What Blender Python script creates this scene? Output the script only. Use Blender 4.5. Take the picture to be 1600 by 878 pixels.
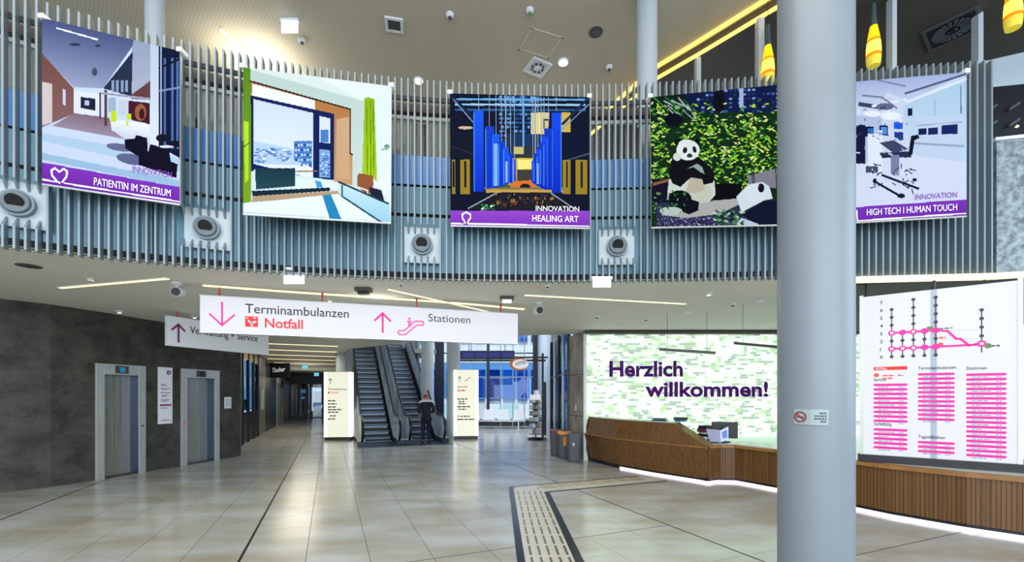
import bpy, bmesh, math, random
import numpy as np
from mathutils import Vector, Matrix
for o in list(bpy.data.objects): bpy.data.objects.remove(o)
C = bpy.context.scene
COL = C.collection
R = math.radians
random.seed(4)
F = 690.0; CX = 800.0; HY = 617.0; EYE = 1.74      # camera constants, 1600x878 frame

# ------------------------------------------------------------------ camera
cd = bpy.data.cameras.new('camera'); cam = bpy.data.objects.new('camera', cd); COL.objects.link(cam)
cam.location = (0, 0, EYE); cam.rotation_euler = (R(90), 0, 0)
cd.sensor_width = 36; cd.lens = 36 * F / 1600; cd.shift_y = (HY - 439) / 1600; cd.clip_start = .05; cd.clip_end = 300
C.camera = cam
# ------------------------------------------------------------------ world, lights, exposure
w = bpy.data.worlds.new('world'); C.world = w; w.use_nodes = True
bg = w.node_tree.nodes['Background']; bg.inputs[0].default_value = (.70, .83, 1.0, 1); bg.inputs[1].default_value = 1.25
def area(name, loc, rot, sx, sy, power, col):
    l = bpy.data.lights.new(name, 'AREA'); l.shape = 'RECTANGLE'; l.size = sx; l.size_y = sy; l.energy = power; l.color = col
    o = bpy.data.objects.new(name, l); COL.objects.link(o); o.location = loc; o.rotation_euler = tuple(R(a) for a in rot); return o
area('facade_daylight', (2, -8, 4.2), (90, 0, 0), 20, 7.5, 1900, (.86, .93, 1.0))          # glazed entrance front behind the camera
area('side_daylight', (13, 2, 4.5), (90, 0, 75), 7, 6, 420, (.68, .84, 1.0))              # glazed side to the right
area('entrance_overhead_fill', (-1, 1.5, 8.3), (0, 0, 0), 9, 5, 520, (1.0, .96, .88))  # added overhead fill for the foreground floor, unseen and without a fixture
s_ = bpy.data.lights.new('sun', 'SUN'); s_.energy = 3.0; s_.angle = R(1); so = bpy.data.objects.new('sun', s_); COL.objects.link(so); so.rotation_euler = (R(30), 0, 0)
for lx, ly in ((-4.0, 9.5), (.5, 9.8), (4.2, 10.5)):                               # added fill lights that brighten the upper ceiling, no fixtures
    l_ = bpy.data.lights.new('gallery_fill', 'POINT'); l_.energy = 20; l_.color = (1, .95, .85); l_.shadow_soft_size = .4; lo = bpy.data.objects.new('gallery_fill', l_); COL.objects.link(lo); lo.location = (lx, ly, 6.6)
C.view_settings.view_transform = 'Standard'; C.view_settings.look = 'None'
C.view_settings.exposure = 0.0; C.view_settings.gamma = 1.0; C.view_settings.use_curve_mapping = False

# ------------------------------------------------------------------ materials
def lin(c):
    return tuple(((x/255)/12.92 if x/255 <= .04045 else ((x/255+.055)/1.055)**2.4) for x in c)
MATS = {}
def mat(name, col, rough=.5, metal=0., emit=0., noise=0., scale=4., stretch=(1,1,1), bump=0., col2=None, detail=4, rand=0., spec=.5, ecol=None, nrough=.5):
    if name in MATS: return MATS[name]
    m = bpy.data.materials.new(name); m.use_nodes = True; MATS[name] = m
    nt = m.node_tree; b = nt.nodes['Principled BSDF']; L = nt.links.new
    c = lin(col); b.inputs['Base Color'].default_value = (*c, 1)
    b.inputs['Roughness'].default_value = rough; b.inputs['Metallic'].default_value = metal
    b.inputs['Specular IOR Level'].default_value = spec
    src = None
    if noise or col2 or bump:
        tc = nt.nodes.new('ShaderNodeTexCoord'); mp = nt.nodes.new('ShaderNodeMapping'); mp.inputs['Scale'].default_value = stretch
        n = nt.nodes.new('ShaderNodeTexNoise'); n.inputs['Scale'].default_value = scale; n.inputs['Detail'].default_value = detail; n.inputs['Roughness'].default_value = nrough
        g = nt.nodes.new('ShaderNodeNewGeometry'); L(g.outputs['Position'], mp.inputs['Vector']); L(mp.outputs[0], n.inputs['Vector'])
        rp = nt.nodes.new('ShaderNodeValToRGB'); L(n.outputs['Fac'], rp.inputs[0])
        c2 = lin(col2) if col2 else tuple(x*(1-noise) for x in c)
        rp.color_ramp.elements[0].position = .33; rp.color_ramp.elements[1].position = .67
        rp.color_ramp.elements[0].color = (*c2, 1); rp.color_ramp.elements[1].color = (*c, 1)
        src = rp.outputs[0]
        if bump:
            bp = nt.nodes.new('ShaderNodeBump'); bp.inputs['Strength'].default_value = bump; bp.inputs['Distance'].default_value = .02
            L(n.outputs['Fac'], bp.inputs['Height']); L(bp.outputs[0], b.inputs['Normal'])
    if rand:
        oi = nt.nodes.new('ShaderNodeObjectInfo'); mr = nt.nodes.new('ShaderNodeMapRange')
        mr.inputs[3].default_value = 1-rand; mr.inputs[4].default_value = 1+rand*.4; L(oi.outputs['Random'], mr.inputs[0])
        mx = nt.nodes.new('ShaderNodeVectorMath'); mx.operation = 'SCALE'
        if src: L(src, mx.inputs[0])
        else: mx.inputs[0].default_value = c
        L(mr.outputs[0], mx.inputs['Scale']); src = mx.outputs[0]
    if src: L(src, b.inputs['Base Color'])
    if emit:
        b.inputs['Emission Color'].default_value = (*(lin(ecol) if ecol else c), 1); b.inputs['Emission Strength'].default_value = emit
    return m
def glass(name, tint, gl=.12, rough=.02):
    m = bpy.data.materials.new(name); m.use_nodes = True; nt = m.node_tree; nt.nodes.clear(); L = nt.links.new
    o = nt.nodes.new('ShaderNodeOutputMaterial'); mx = nt.nodes.new('ShaderNodeMixShader'); t = nt.nodes.new('ShaderNodeBsdfTransparent'); g = nt.nodes.new('ShaderNodeBsdfGlossy')
    t.inputs[0].default_value = (*lin(tint), 1); g.inputs['Roughness'].default_value = rough; mx.inputs[0].default_value = gl
    L(t.outputs[0], mx.inputs[1]); L(g.outputs[0], mx.inputs[2]); L(mx.outputs[0], o.inputs[0]); return m

M_tile = mat('floor_tile', (186,190,190), .19, col2=(160,155,138), scale=1.1, stretch=(.7,1.6,1), detail=6, rand=.07, spec=.5)
M_grout = mat('grout', (120,112,98), .8)
M_black = mat('black', (16,18,24), .4)
M_blacks = mat('black_stone', (22,26,38), .3)
M_soffit = mat('soffit_plaster', (222,220,208), .65, noise=.05, scale=1)
M_white = mat('white_paint', (215,218,222), .45)
M_column2 = mat('upper_column_paint', (176,186,194), .4)
M_column = mat('column_paint', (124,133,142), .4, noise=.04, scale=2)
M_conc = mat('dark_concrete', (78,78,69), .65, col2=(26,25,21), scale=2.2, stretch=(1,1,1.2), detail=15, bump=.5, nrough=.72)
M_conc2 = mat('pier_concrete', (158,152,140), .7, col2=(118,112,100), scale=2.5, detail=8, bump=.2)
M_slat = mat('slat_metal', (124,138,146), .4, metal=.2)
M_panel = mat('grey_panel', (116,164,186), .3, noise=.06, scale=1.5, rand=.06)
M_bluepanel = mat('blue_glass_panel', (90,150,220), .2, rand=.08)
M_dark = mat('dark_cavity', (22,26,30), .7)
M_steel = mat('brushed_steel', (206,210,208), .3, metal=.5, noise=.15, scale=3, stretch=(12,12,.4))
M_steeld = mat('door_steel', (186,186,178), .22, metal=.6, noise=.25, scale=2, stretch=(14,14,.3))
M_chrome = mat('balustrade_sheen', (236,246,255), .12, metal=.1, col2=(150,176,206), scale=1.4, stretch=(1,1,.8))  # pale and blue mottling painted in for bright reflections
M_rubber = mat('handrail_rubber', (14,14,16), .35)
M_step = mat('step_riser', (128,150,176), .35, metal=.4)
M_stepd = mat('step_tread', (18,22,30), .5, metal=.3)
M_wood = mat('oak_veneer', (120,82,40), .42, col2=(88,56,24), scale=2.2, stretch=(16,16,.2), detail=7, rand=.06)
M_woodl = mat('oak_edge', (160,114,58), .35, col2=(136,92,42), scale=3)
M_olive = mat('oak_end_panel', (122,96,48), .4, noise=.15, scale=3)
M_count = mat('worktop', (196,208,200), .2)
M_signw = mat('lit_white', (118,120,126), .4, emit=.72, ecol=(238,240,250))
M_signd = mat('white_sign', (210,214,220), .4, emit=.12)
M_lbox = mat('lightbox_white', (150,150,136), .4, emit=.8, ecol=(250,250,226))
M_edge = mat('lightbox_edge', (200,200,200), .4, emit=1.1, ecol=(255,255,255))
M_mag = mat('print_magenta', (150,8,96), .5, emit=.75, ecol=(240,20,160))
M_mag2 = mat('print_magenta_dark', (205,20,150), .5, emit=.6)
M_red = mat('print_red', (140,8,5), .5, emit=.75, ecol=(240,30,18))
M_txt = mat('print_black', (45,45,58), .5)
M_green = mat('print_green', (70,120,60), .5, emit=.3)
M_purple = mat('letter_purple', (84,22,116), .7, spec=.1)
M_orange = mat('orange_plastic', (235,140,20), .4)
M_rod = mat('red_rod', (190,70,55), .4)
M_led = mat('led_warm', (255,236,180), .5, emit=1.3)
M_ledy = mat('led_gold', (255,214,96), .5, emit=1.9)
M_ledw = mat('led_white', (255,240,255), .5, emit=2.0)
M_lamp = mat('lamp_face', (255,255,255), .5, emit=5)
M_exitc = mat('exit_face_cyan', (60,110,120), .5, emit=.9, ecol=(120,215,235))
M_exit = mat('exit_face', (232,244,252), .5, emit=1.3)
M_brown = mat('handrail_wood', (70,48,36), .4)
M_plast = mat('grey_plastic', (78,82,88), .45)
M_plastr = mat('red_plastic', (120,25,30), .4)
M_vent = mat('vent_metal', (70,70,68), .5)
M_navy = mat('navy_box', (18,26,80), .3)
M_glass = glass('clear_glass', (245,250,252), .015)
M_glassb = glass('blue_glass', (160,205,240), .04)
M_shopg = glass('shop_glass', (150,190,215), .12)
M_mull = mat('mullion_dark', (18,26,44), .4)
M_terr = mat('terrazzo', (150,164,172), .5, col2=(84,96,106), scale=14, detail=3)
M_darkceil = mat('dark_ceiling', (66,62,54), .6)
M_poster = mat('banner_cloth', (220,220,225), .7)
M_clip = mat('clip_white', (245,245,245), .4)

def perforated(name, col, k):
    m = mat(name, col, .7); nt = m.node_tree; L = nt.links.new; b = nt.nodes['Principled BSDF']
    g = nt.nodes.new('ShaderNodeNewGeometry'); s = nt.nodes.new('ShaderNodeSeparateXYZ'); L(g.outputs['Position'], s.inputs[0])
    def mth(op, a, bb):
        n = nt.nodes.new('ShaderNodeMath'); n.operation = op
        for i, x in enumerate((a, bb)):
            if x is None: continue
            if isinstance(x, (int, float)): n.inputs[i].default_value = x
            else: L(x, n.inputs[i])
        return n.outputs[0]
    sx = mth('SINE', mth('MULTIPLY', s.outputs[0], k), None); sy = mth('SINE', mth('MULTIPLY', s.outputs[1], k), None)
    h = mth('GREATER_THAN', mth('MULTIPLY', sx, sy), .35)
    r = nt.nodes.new('ShaderNodeMix'); r.data_type = 'RGBA'; L(h, r.inputs[0]); c = lin(col)
    r.inputs[6].default_value = (*c, 1); r.inputs[7].default_value = (c[0]*.8, c[1]*.8, c[2]*.8, 1)
    L(r.outputs[2], b.inputs['Base Color']); return m
M_ceil = perforated('perforated_ceiling', (190,182,160), 2*math.pi/.075)

# ------------------------------------------------------------------ builders
def wm(o):
    m = o.matrix_basis.copy()
    while o.parent: o = o.parent; m = o.matrix_basis @ m
    return m
def tag(o, label=None, cat=None, group=None, kind=None):
    if label: o['label'] = label
    if cat: o['category'] = cat
    if group: o['group'] = group
    if kind: o['kind'] = kind
    return o
def root(name, label, cat, loc, group=None, rz=0):
    o = bpy.data.objects.new(name, None); COL.objects.link(o); o.location = loc; o.rotation_euler = (0, 0, rz); o.empty_display_size = .2
    return tag(o, label, cat, group)
def sroot(name, loc=(0,0,0)):
    o = bpy.data.objects.new(name, None); COL.objects.link(o); o.location = loc; o['kind'] = 'structure'; return o
V = Vector
class MB:
    def __init__(s): s.v = []; s.f = []
    def add(s, vs, fs):
        n = len(s.v); s.v += [tuple(x) for x in vs]; s.f += [tuple(i+n for i in f) for f in fs]; return s
    def ob(s, o, a, b, c):     # box from corner o with edge vectors
        o, a, b, c = V(o), V(a), V(b), V(c)
        vs = [o, o+a, o+a+b, o+b, o+c, o+a+c, o+a+b+c, o+b+c]
        return s.add(vs, [(0,3,2,1), (4,5,6,7), (0,1,5,4), (1,2,6,5), (2,3,7,6), (3,0,4,7)])
    def box(s, x0, y0, z0, x1, y1, z1): return s.ob((x0,y0,z0), (x1-x0,0,0), (0,y1-y0,0), (0,0,z1-z0))
    def prism(s, pts, vec):    # pts 3d polygon, extruded by vec
        pts = [V(p) for p in pts]; vec = V(vec); n = len(pts)
        fs = [tuple(range(n))[::-1], tuple(range(n, 2*n))] + [(i, (i+1) % n, n+(i+1) % n, n+i) for i in range(n)]
        return s.add(pts + [p+vec for p in pts], fs)
    def poly(s, p2, z0, z1): return s.prism([(x, y, z0) for x, y in p2], (0, 0, z1-z0))
    def loft(s, sections, close=True, caps=True):
        n = len(sections[0]); vs = [p for sec in sections for p in sec]; fs = []
        for i in range(len(sections)-1):
            for j in range(n if close else n-1):
                k = (j+1) % n; fs.append((i*n+j, i*n+k, (i+1)*n+k, (i+1)*n+j))
        if caps and close: fs += [tuple(range(n))[::-1], tuple(range((len(sections)-1)*n, len(sections)*n))]
        return s.add(vs, fs)
    def tube(s, path, r, n=8):
        path = [V(p) for p in path]; secs = []
        rr = r if isinstance(r, (list, tuple)) else [r]*len(path)
        up = V((0,0,1))
        for i, p in enumerate(path):
            d = (path[min(i+1, len(path)-1)] - path[max(i-1, 0)]).normalized()
            a = d.cross(up)
            if a.length < 1e-3: a = d.cross(V((0,1,0)))
            a.normalize(); b = a.cross(d)
            if i and secs:
                pa = prev; a = (pa - d*pa.dot(d)).normalized(); b = a.cross(d)
            prev = a
            secs.append([p + (a*math.cos(t)+b*math.sin(t))*rr[i] for t in [2*math.pi*k/n for k in range(n)]])
        return s.loft(secs)
    def cyl(s, p0, p1, r0, r1=None, n=20): return s.tube([p0, p1], [r0, r0 if r1 is None else r1], n)
    def lathe(s, prof, c, n=20):
        secs = [[V((c[0]+r*math.cos(2*math.pi*k/n), c[1]+r*math.sin(2*math.pi*k/n), c[2]+z)) for k in range(n)] for r, z in prof]
        return s.loft(secs)
    def build(s, name, m, parent=None, smooth=False, bevel=0, kind=None):
        me = bpy.data.meshes.new(name); vs = s.v
        if parent is not None:
            iv = wm(parent).inverted(); vs = [tuple(iv @ V(v)) for v in s.v]
        me.from_pydata(vs, [], s.f); bm = bmesh.new(); bm.from_mesh(me); bmesh.ops.recalc_face_normals(bm, faces=bm.faces)
        if bevel: bmesh.ops.bevel(bm, geom=list(bm.edges), offset=bevel, segments=2, affect='EDGES', profile=.5, clamp_overlap=True)
        bm.to_mesh(me); bm.free()
        if smooth:
            for p in me.polygons: p.use_smooth = True
            try: me.set_sharp_from_angle(angle=R(35))
            except Exception: pass
        me.materials.append(m); o = bpy.data.objects.new(name, me); COL.objects.link(o); o.parent = parent
        if kind: o['kind'] = kind
        if name.endswith('_print') or name in ('print','lettering','arrow','pictogram'): o['kind'] = 'stuff'
        return o
def link_copy(o, parent, loc):
    c = o.copy(); COL.objects.link(c); c.parent = parent; c.location = loc; return c
def copy_tree(o, parent=None):
    c = o.copy(); COL.objects.link(c); c.parent = parent
    for ch in list(o.children): copy_tree(ch, c)
    return c
def T(px, py, Y): return V(((px-CX)/F*Y, Y, EYE-(py-HY)/F*Y))

# text: mesh lettering placed on a plane
_tc = {}
def glyphs(s, off, shear):
    k = (s, off, shear)
    if k not in _tc:
        cu = bpy.data.curves.new('t', 'FONT'); cu.body = s; cu.size = 1; cu.offset = off; cu.shear = shear; cu.resolution_u = 3
        o = bpy.data.objects.new('t', cu); COL.objects.link(o); dg = bpy.context.evaluated_depsgraph_get(); dg.update()
        me = o.evaluated_get(dg).to_mesh(); vs = [tuple(v.co) for v in me.vertices]; fs = [tuple(p.vertices) for p in me.polygons]
        bpy.data.objects.remove(o); bpy.data.curves.remove(cu); _tc[k] = (vs, fs)
    return _tc[k]
def text(s, O, X, Y, cap, m, parent, width=None, bold=0, shear=0, name='lettering', thick=.004, right=False):
    vs, fs = glyphs(s, bold, shear); O, X, Y = V(O), V(X).normalized(), V(Y).normalized(); N = X.cross(Y).normalized()
    x0 = min(v[0] for v in vs); x1 = max(v[0] for v in vs); sy = cap/.69
    sx = width/(x1-x0) if width else sy
    base = [O + X*((v[0]-(x1 if right else x0))*sx) + Y*(v[1]*sy) for v in vs]
    b = MB(); b.add([p + N*thick for p in base], fs)
    return b.build(name, m, parent)
class Plane2:
    """flat board given by top-left corner, unit X and Y(up) axes; y measured downward"""
    def __init__(s, O, X, Y=(0,0,1)): s.O = V(O); s.X = V(X).normalized(); s.Y = V(Y).normalized(); s.N = s.X.cross(s.Y).normalized()
    def p(s, x, y, d=0): return s.O + s.X*x - s.Y*y + s.N*d
    def rect(s, mb, x0, y0, x1, y1, d=.003, t=.003):
        mb.prism([s.p(x0,y0,d), s.p(x0,y1,d), s.p(x1,y1,d), s.p(x1,y0,d)], s.N*t)
    def line(s, mb, pts, w, d=.003, t=.002):
        for (ax, ay), (bx, by) in zip(pts, pts[1:]):
            dx, dy = bx-ax, by-ay; l = math.hypot(dx, dy) or 1; nx, ny = -dy/l*w/2, dx/l*w/2; ex, ey = dx/l*w*.3, dy/l*w*.3
            mb.prism([s.p(ax-ex+nx, ay-ey+ny, d), s.p(ax-ex-nx, ay-ey-ny, d), s.p(bx+ex-nx, by+ey-ny, d), s.p(bx+ex+nx, by+ey+ny, d)], s.N*t)
    def disc(s, mb, x, y, r, d=.004, t=.002, n=16, rx=1):
        mb.prism([s.p(x+r*rx*math.cos(2*math.pi*k/n), y-r*math.sin(2*math.pi*k/n), d) for k in range(n)], s.N*t)
    def ring(s, mb, x, y, r0, r1, d=.004, n=20):
        for k in range(n):
            a, b = 2*math.pi*k/n, 2*math.pi*(k+1)/n
            mb.add([s.p(x+r*math.cos(t), y-r*math.sin(t), d) for r, t in ((r0,a),(r1,a),(r1,b),(r0,b))], [(0,1,2,3)])
    def dashes(s, mb, x, y, w, h, seed=0):     # unreadably small printed words
        rr = random.Random(seed); cx = x
        while cx < x+w:
            l = min(rr.uniform(.12, .3)*w+h, x+w-cx); s.rect(mb, cx, y, cx+l, y+h); cx += l+h*.6

# grid frame of the floor: u across, v along the corridor
PU = V((.924, .381, 0)).normalized(); PV = V((-PU.y, PU.x, 0))
def G(u, v, z=0): return PU*u + PV*v + V((0,0,z))
def toG(X, Y): return X*PU.x+Y*PU.y, X*PV.x+Y*PV.y

# arc of the balcony
def arcY(x): return 2.09315869e-03*x**3 - 2.95968645e-02*x*x + 3.14769533e-02*x + 6.40463582
arc = []
x = -6.35
while x < 6.5:
    arc.append((x, arcY(x))); dy = arcY(x+.01)-arcY(x); x += .0905/math.hypot(1, dy/.01)
def arcN(x):   # normal pointing away from the camera
    d = (arcY(x+.01)-arcY(x-.01))/.02; return V((-d, 1, 0)).normalized()
def AP(x, off=0, z=0): n = arcN(x); return V((x, arcY(x), z)) + n*off
AX = [a[0] for a in arc]
ZS = 3.45; ZC = 8.5

# ================================================================== FLOOR
fl = sroot('floor')
MB().box(-24, -8, -.25, 14, 45, -.014).build('screed', M_grout, fl)
joints = [-4.25, -.88, 4.19]                       # dark expansion joints (u)
us = []
def field(a, b):
    n = max(1, round((b-a)/.6)); wd = (b-a)/n
    return [(a+i*wd, a+(i+1)*wd) for i in range(n)]
strips = field(-22, -4.25-.012) + field(-4.238, -.88-.012) + field(-.868, 4.19-.012) + field(4.202, 16)
vb = [2.98, 4.66]                                  # cross joints
tiles = []
rng = random.Random(7)
for (a, b) in strips:
    k = 0; off = 0
    v = 4.66 - 12*.6
    while v < 44:
        v1 = v+.6
        tiles.append((a, b, v, v1)); v = v1
def vis(t):
    p = G((t[0]+t[1])/2, (t[2]+t[3])/2)
    if p.y < 4.2: return 0
    if abs(p.x) > p.y*1.2+.5: return 0
    if p.x < -7.6 - max(0, (9-p.y))*.7 and p.y < 12.8: return 0
    if p.x > 2+ (11.9-p.y)*.75 and p.y > 5: return 0
    return p.y
vt = sorted([t for t in tiles if vis(t)], key=vis)
near = vt[:296]; ns = set(near)
tm = {}
for (a, b, v0, v1) in near:
    key = (round(b-a, 3),)
    if key not in tm:
        wd = b-a; g = .003
        m0 = MB().ob((0,0,-.014), PU*(wd-2*g), PV*(.6-2*g), (0,0,.014)).build('tile', M_tile, fl); tm[key] = m0; o = m0
    else:
        o = tm[key].copy(); COL.objects.link(o)
    o.location = G(a+.003, v0+.003) + V((0,0,rng.uniform(-.0006, 0)))
far = MB()
for t in tiles:
    if t in ns: continue
    p = G((t[0]+t[1])/2, (t[2]+t[3])/2)
    if p.y < 0 or p.x < -21 or p.x > 11 or p.y > 42: continue
    far.ob(G(t[0]+.003, t[2]+.003, -.014), PU*(t[1]-t[0]-.006), PV*.594, (0,0,.014))
o = far.build('tile_field', M_tile, fl); o['kind'] = 'stuff'
jb = MB()
for u in joints: jb.ob(G(u-.012, 1, -.013), PU*.014, PV*(19.5 if u > 0 else 15.3 if u < -1 else 14.2), (0,0,.0135))
jb2 = MB().ob(G(-.3, 4.653, -.013), PU*4.5, PV*.014, (0,0,.0136)).ob(G(4.2, 3.0, -.013), PU*3.2, PV*.014, (0,0,.0136))
jb.build('expansion_joint', M_black, fl); jb2.build('expansion_joint', M_vent, fl)

# tactile guiding strip
tp = root('tactile_strip', 'pale tactile floor strip with metal ribs between black borders, bending towards the reception desk', 'guide strip', (.4, 5, 0))
MBr = MB()
dirp = (PU*1)
A0 = V((-.02, 8.32, 0)); A1 = V((.14, 3.2, 0)); B0 = V((.62, 7.9, 0)); B1 = V((.74, 3.2, 0))
E0 = A0 + PU*3.0; E1 = B0 + PU*2.7
def band(a, b, w, z=.006):
    d = (b-a).normalized(); n = V((-d.y, d.x, 0))
    return MB().prism([a-n*w/2, a+n*w/2, b+n*w/2, b-n*w/2], (0,0,z))
MB().poly([(A0.x,A0.y),(E0.x,E0.y),(E1.x,E1.y),(B0.x,B0.y),(B1.x,B1.y),(A1.x,A1.y)], .0005, .004).build('base_slab', mat('tactile_pale', (196,194,184), .3, noise=.08, scale=3), tp)
band(A0+V((0,.03,0)), A1, .085).build('border', M_blacks, tp); band(B0, B1, .095).build('border', M_blacks, tp)
band(A0+V((-.02,0,0)), E0, .05).build('border', M_blacks, tp); band(B0+V((-.02,0,0)), E1, .05).build('border', M_blacks, tp)
M_rib = mat('rib_metal', (190,170,120), .25, metal=1)
rib0 = None
dA = (A1-A0).normalized()
for r in range(5):
    for k in range(13):
        f = k*.36 + .36
        c = A0 + dA*f*1.0 + V((.115+.1*r, 0, .004))
        if c.y < 3.6: continue
        if rib0 is None:
            rib0 = MB().prism([(-.012,0,0),(.012,0,0),(.012,-.3,0),(-.012,-.3,0)], (0,0,.005)).build('rib', M_rib, None); rib0.parent = tp; o = rib0
        else: o = rib0.copy(); COL.objects.link(o)
        o.location = c - V(tp.location); o.rotation_euler = (0,0,math.atan2(dA.x, -dA.y))
for r in range(4):
    for k in range(7):
        c = A0 + PU*(.5+k*.34) + PV*(-.1-.085*r) + V((0,0,.004))
        o = rib0.copy(); COL.objects.link(o); o.location = c - V(tp.location); o.rotation_euler = (0,0,math.atan2(PU.y, PU.x)+R(90))
for (dx, dy) in ((.08,-.1),(.5,-.12)):
    MB().cyl((A0.x+dx, A0.y+dy, .004), (A0.x+dx, A0.y+dy, .014), .018).build('stud', M_rib, tp)

# ================================================================== CEILINGS
front = [(AP(x, .165).x, AP(x, .165).y) for x in AX[::4]] + [(6.6, arcY(6.5)+.165)]
frontb = [(AP(x, .3).x, AP(x, .3).y) for x in AX[::4]] + [(6.7, arcY(6.5)+.3)]
g = lambda u, v: (G(u, v).x, G(u, v).y)
low = [(-11, 2.2), (-8.2, 3.4)] + front + [(8, 5.6), (12, 4.6), (12, 13), (2.3, 13), (1.75, 12.4), (.37, 12.7), (-2.85, 14.05), (-6.06, 16.4), g(.6, 37), g(-3.4, 37), g(-3.4, 18), (-8.3, 12.8), (-11, 9)]
cl = sroot('ceiling')
MB().poly(low, ZS, ZS+.05).build('soffit', M_soffit, cl)
MB().poly(low[:2]+frontb+low[2+len(front):], ZS+.05, ZS+.75).build('slab', M_soffit, cl)
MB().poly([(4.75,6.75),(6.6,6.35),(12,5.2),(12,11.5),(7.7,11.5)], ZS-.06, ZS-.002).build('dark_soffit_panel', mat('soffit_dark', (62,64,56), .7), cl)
ledl = [(1.2,12.4),(1.93,11.3),(3.05,9.16),(3.6,8.56),(4.45,7.58),(5.6,6.3),(7.2,5.0),(12,2.5)]
beige = [(-16,-8),(12,-8)] + ledl[::-1] + [(.5,14),(.5,27),(-16,27)]
cu_ = sroot('ceiling')
MB().poly(beige, ZC, ZC+.4).build('perforated_panel', M_ceil, cu_)
dk = ledl[::-1] + [(1.2,14),(7.2,14),(7.6,9.35),(9.04,8.75),(10.5,8.1),(13,7.0)]
MB().poly(dk, ZC-.22, ZC+.4).build('dark_panel', M_darkceil, cu_)
MB().poly([(.5,14),(14,14),(14,27),(.5,27)], ZC, ZC+.4).build('rear_panel', M_ceil, cu_)
# gold cove line
cv = root('cove_light', 'gold light line running diagonally along the upper ceiling edge', 'light', (3, 9.2, ZC-.1))
def ribbon(pts, w, z0, z1):
    b = MB()
    for (ax, ay), (bx, by) in zip(pts, pts[1:]):
        d = V((bx-ax, by-ay, 0)).normalized(); n = V((-d.y, d.x, 0))*w
        b.prism([(ax,ay,z0),(bx,by,z0),(bx+n.x,by+n.y,z0),(ax+n.x,ay+n.y,z0)], (0,0,z1-z0))
    return b
ribbon([(x-.13, y-.09) for x, y in ledl[:-1]], .08, ZC-.03, ZC-.001).build('led_strip', M_ledy, cv)
ribbon([(x-.05, y-.03) for x, y in ledl[:-1]], .035, ZC-.225, ZC-.17).build('led_strip', M_ledy, cv)
# linear recessed lights in lower ceiling
def linear(a, b, wd, label, grp='linear lights in the lower ceiling', name='linear_ceiling_light'):
    a, b = V((*a, ZS-.012)), V((*b, ZS-.012)); r = root(name, label, 'light', (a+b)/2, grp)
    d = (b-a).normalized(); n = V((-d.y, d.x, 0))
    MB().ob(a-n*(wd/2+.015)-d*.015, d*((b-a).length+.03), n*(wd+.03), (0,0,.013)).build('frame', M_white, r)
    MB().ob(a-n*wd/2+V((0,0,-.006)), d*(b-a).length, n*wd, (0,0,.006)).build('diffuser', M_led, r)
linear((-7.18,7.02), (-5.03,6.45), .06, 'slanted light line in the low ceiling above the concrete wall')
linear((.22,7.52), (3.24,8.25), .06, 'long light line in the low ceiling right of the white overhead sign')
linear((-1.99,7.1), (-.42,9.1), .05, 'light line running diagonally above the word Stationen on the sign')
linear((-3.9,9.3), (-3.3,8.0), .05, 'short light line half hidden behind the white overhead sign')
pts = [(-4.8,6.85),(-3.6,7.3),(-2.2,7.75),(-.8,8.25),(.25,8.75)]
r_ = root('curved_light_line', 'long pale light line across the low ceiling behind the sign rods', 'light', (-2.2,7.75,ZS-.01))
ribbon(pts, .06, ZS-.016, ZS-.001).build('diffuser', M_led, r_)
for i, v in enumerate((16.6, 18.8, 21.1, 23.5, 26.2)):
    a, b = G(-2.7, v), G(.25, v)
    linear((a.x,a.y), (b.x,b.y), .16, ['foremost','second','third','fourth','last'][i]+' of the cross lights in the corridor ceiling', 'cross lights in the corridor ceiling')
# glowing strip painted in for the brightly lit soffit edge right of the column
r_ = root('lit_soffit_edge', 'glowing strip painted as the lit soffit edge right of the big column', 'light', (5.5, 6.2, ZS-.02))
ribbon([(AP(x,-.01).x, AP(x,-.01).y) for x in (4.5,5.0,5.5,6.2,6.5)] + [(8,5.45)], .2, 3.33, 3.375).build('diffuser', M_led, r_)

# ================================================================== BALCONY SCREEN
bs = root('balcony_screen', 'curved upper balcony front of many upright grey slats over blue-grey panels', 'balustrade', (0, arcY(0), ZS))
noz = [(-5.57,), (-3.95,), (-1.29,), (1.53,)]
NZ = 3.91
for i, (x, y) in enumerate(arc):
    n = arcN(x); t = V((n.y, -n.x, 0)); th = .021; dp = .11
    b = MB(); o = V((x, y, 0)) - t*th/2
    c = min((abs((V((x,y,0))-V((q[0],arcY(q[0]),0))).length), q[0]) for q in noz)
    if c[0] < .26:
        b.prism([o+V((0,0,3.38)), o+V((0,0,NZ-.27)), o+n*dp+V((0,0,NZ-.14)), o+n*dp+V((0,0,3.38))], t*th)
        b.prism([o+V((0,0,NZ+.27)), o+V((0,0,6.25)), o+n*dp+V((0,0,6.25)), o+n*dp+V((0,0,NZ+.14))], t*th)
    else: b.ob(o+V((0,0,3.38)), t*th, n*dp, (0,0,6.25-3.38))
    b.build('slat', M_slat, bs)
segs = [-6.35+.92*k for k in range(14)] + [6.5]
def apatch(x0, x1, off, th, z0, z1, n=3):
    b = MB(); secs = []
    for k in range(n+1):
        x = x0+(x1-x0)*k/n; a = AP(x, off); c = AP(x, off+th)
        secs.append([V((a.x,a.y,z0)), V((a.x,a.y,z1)), V((c.x,c.y,z1)), V((c.x,c.y,z0))])
    return b.loft(secs)
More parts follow.
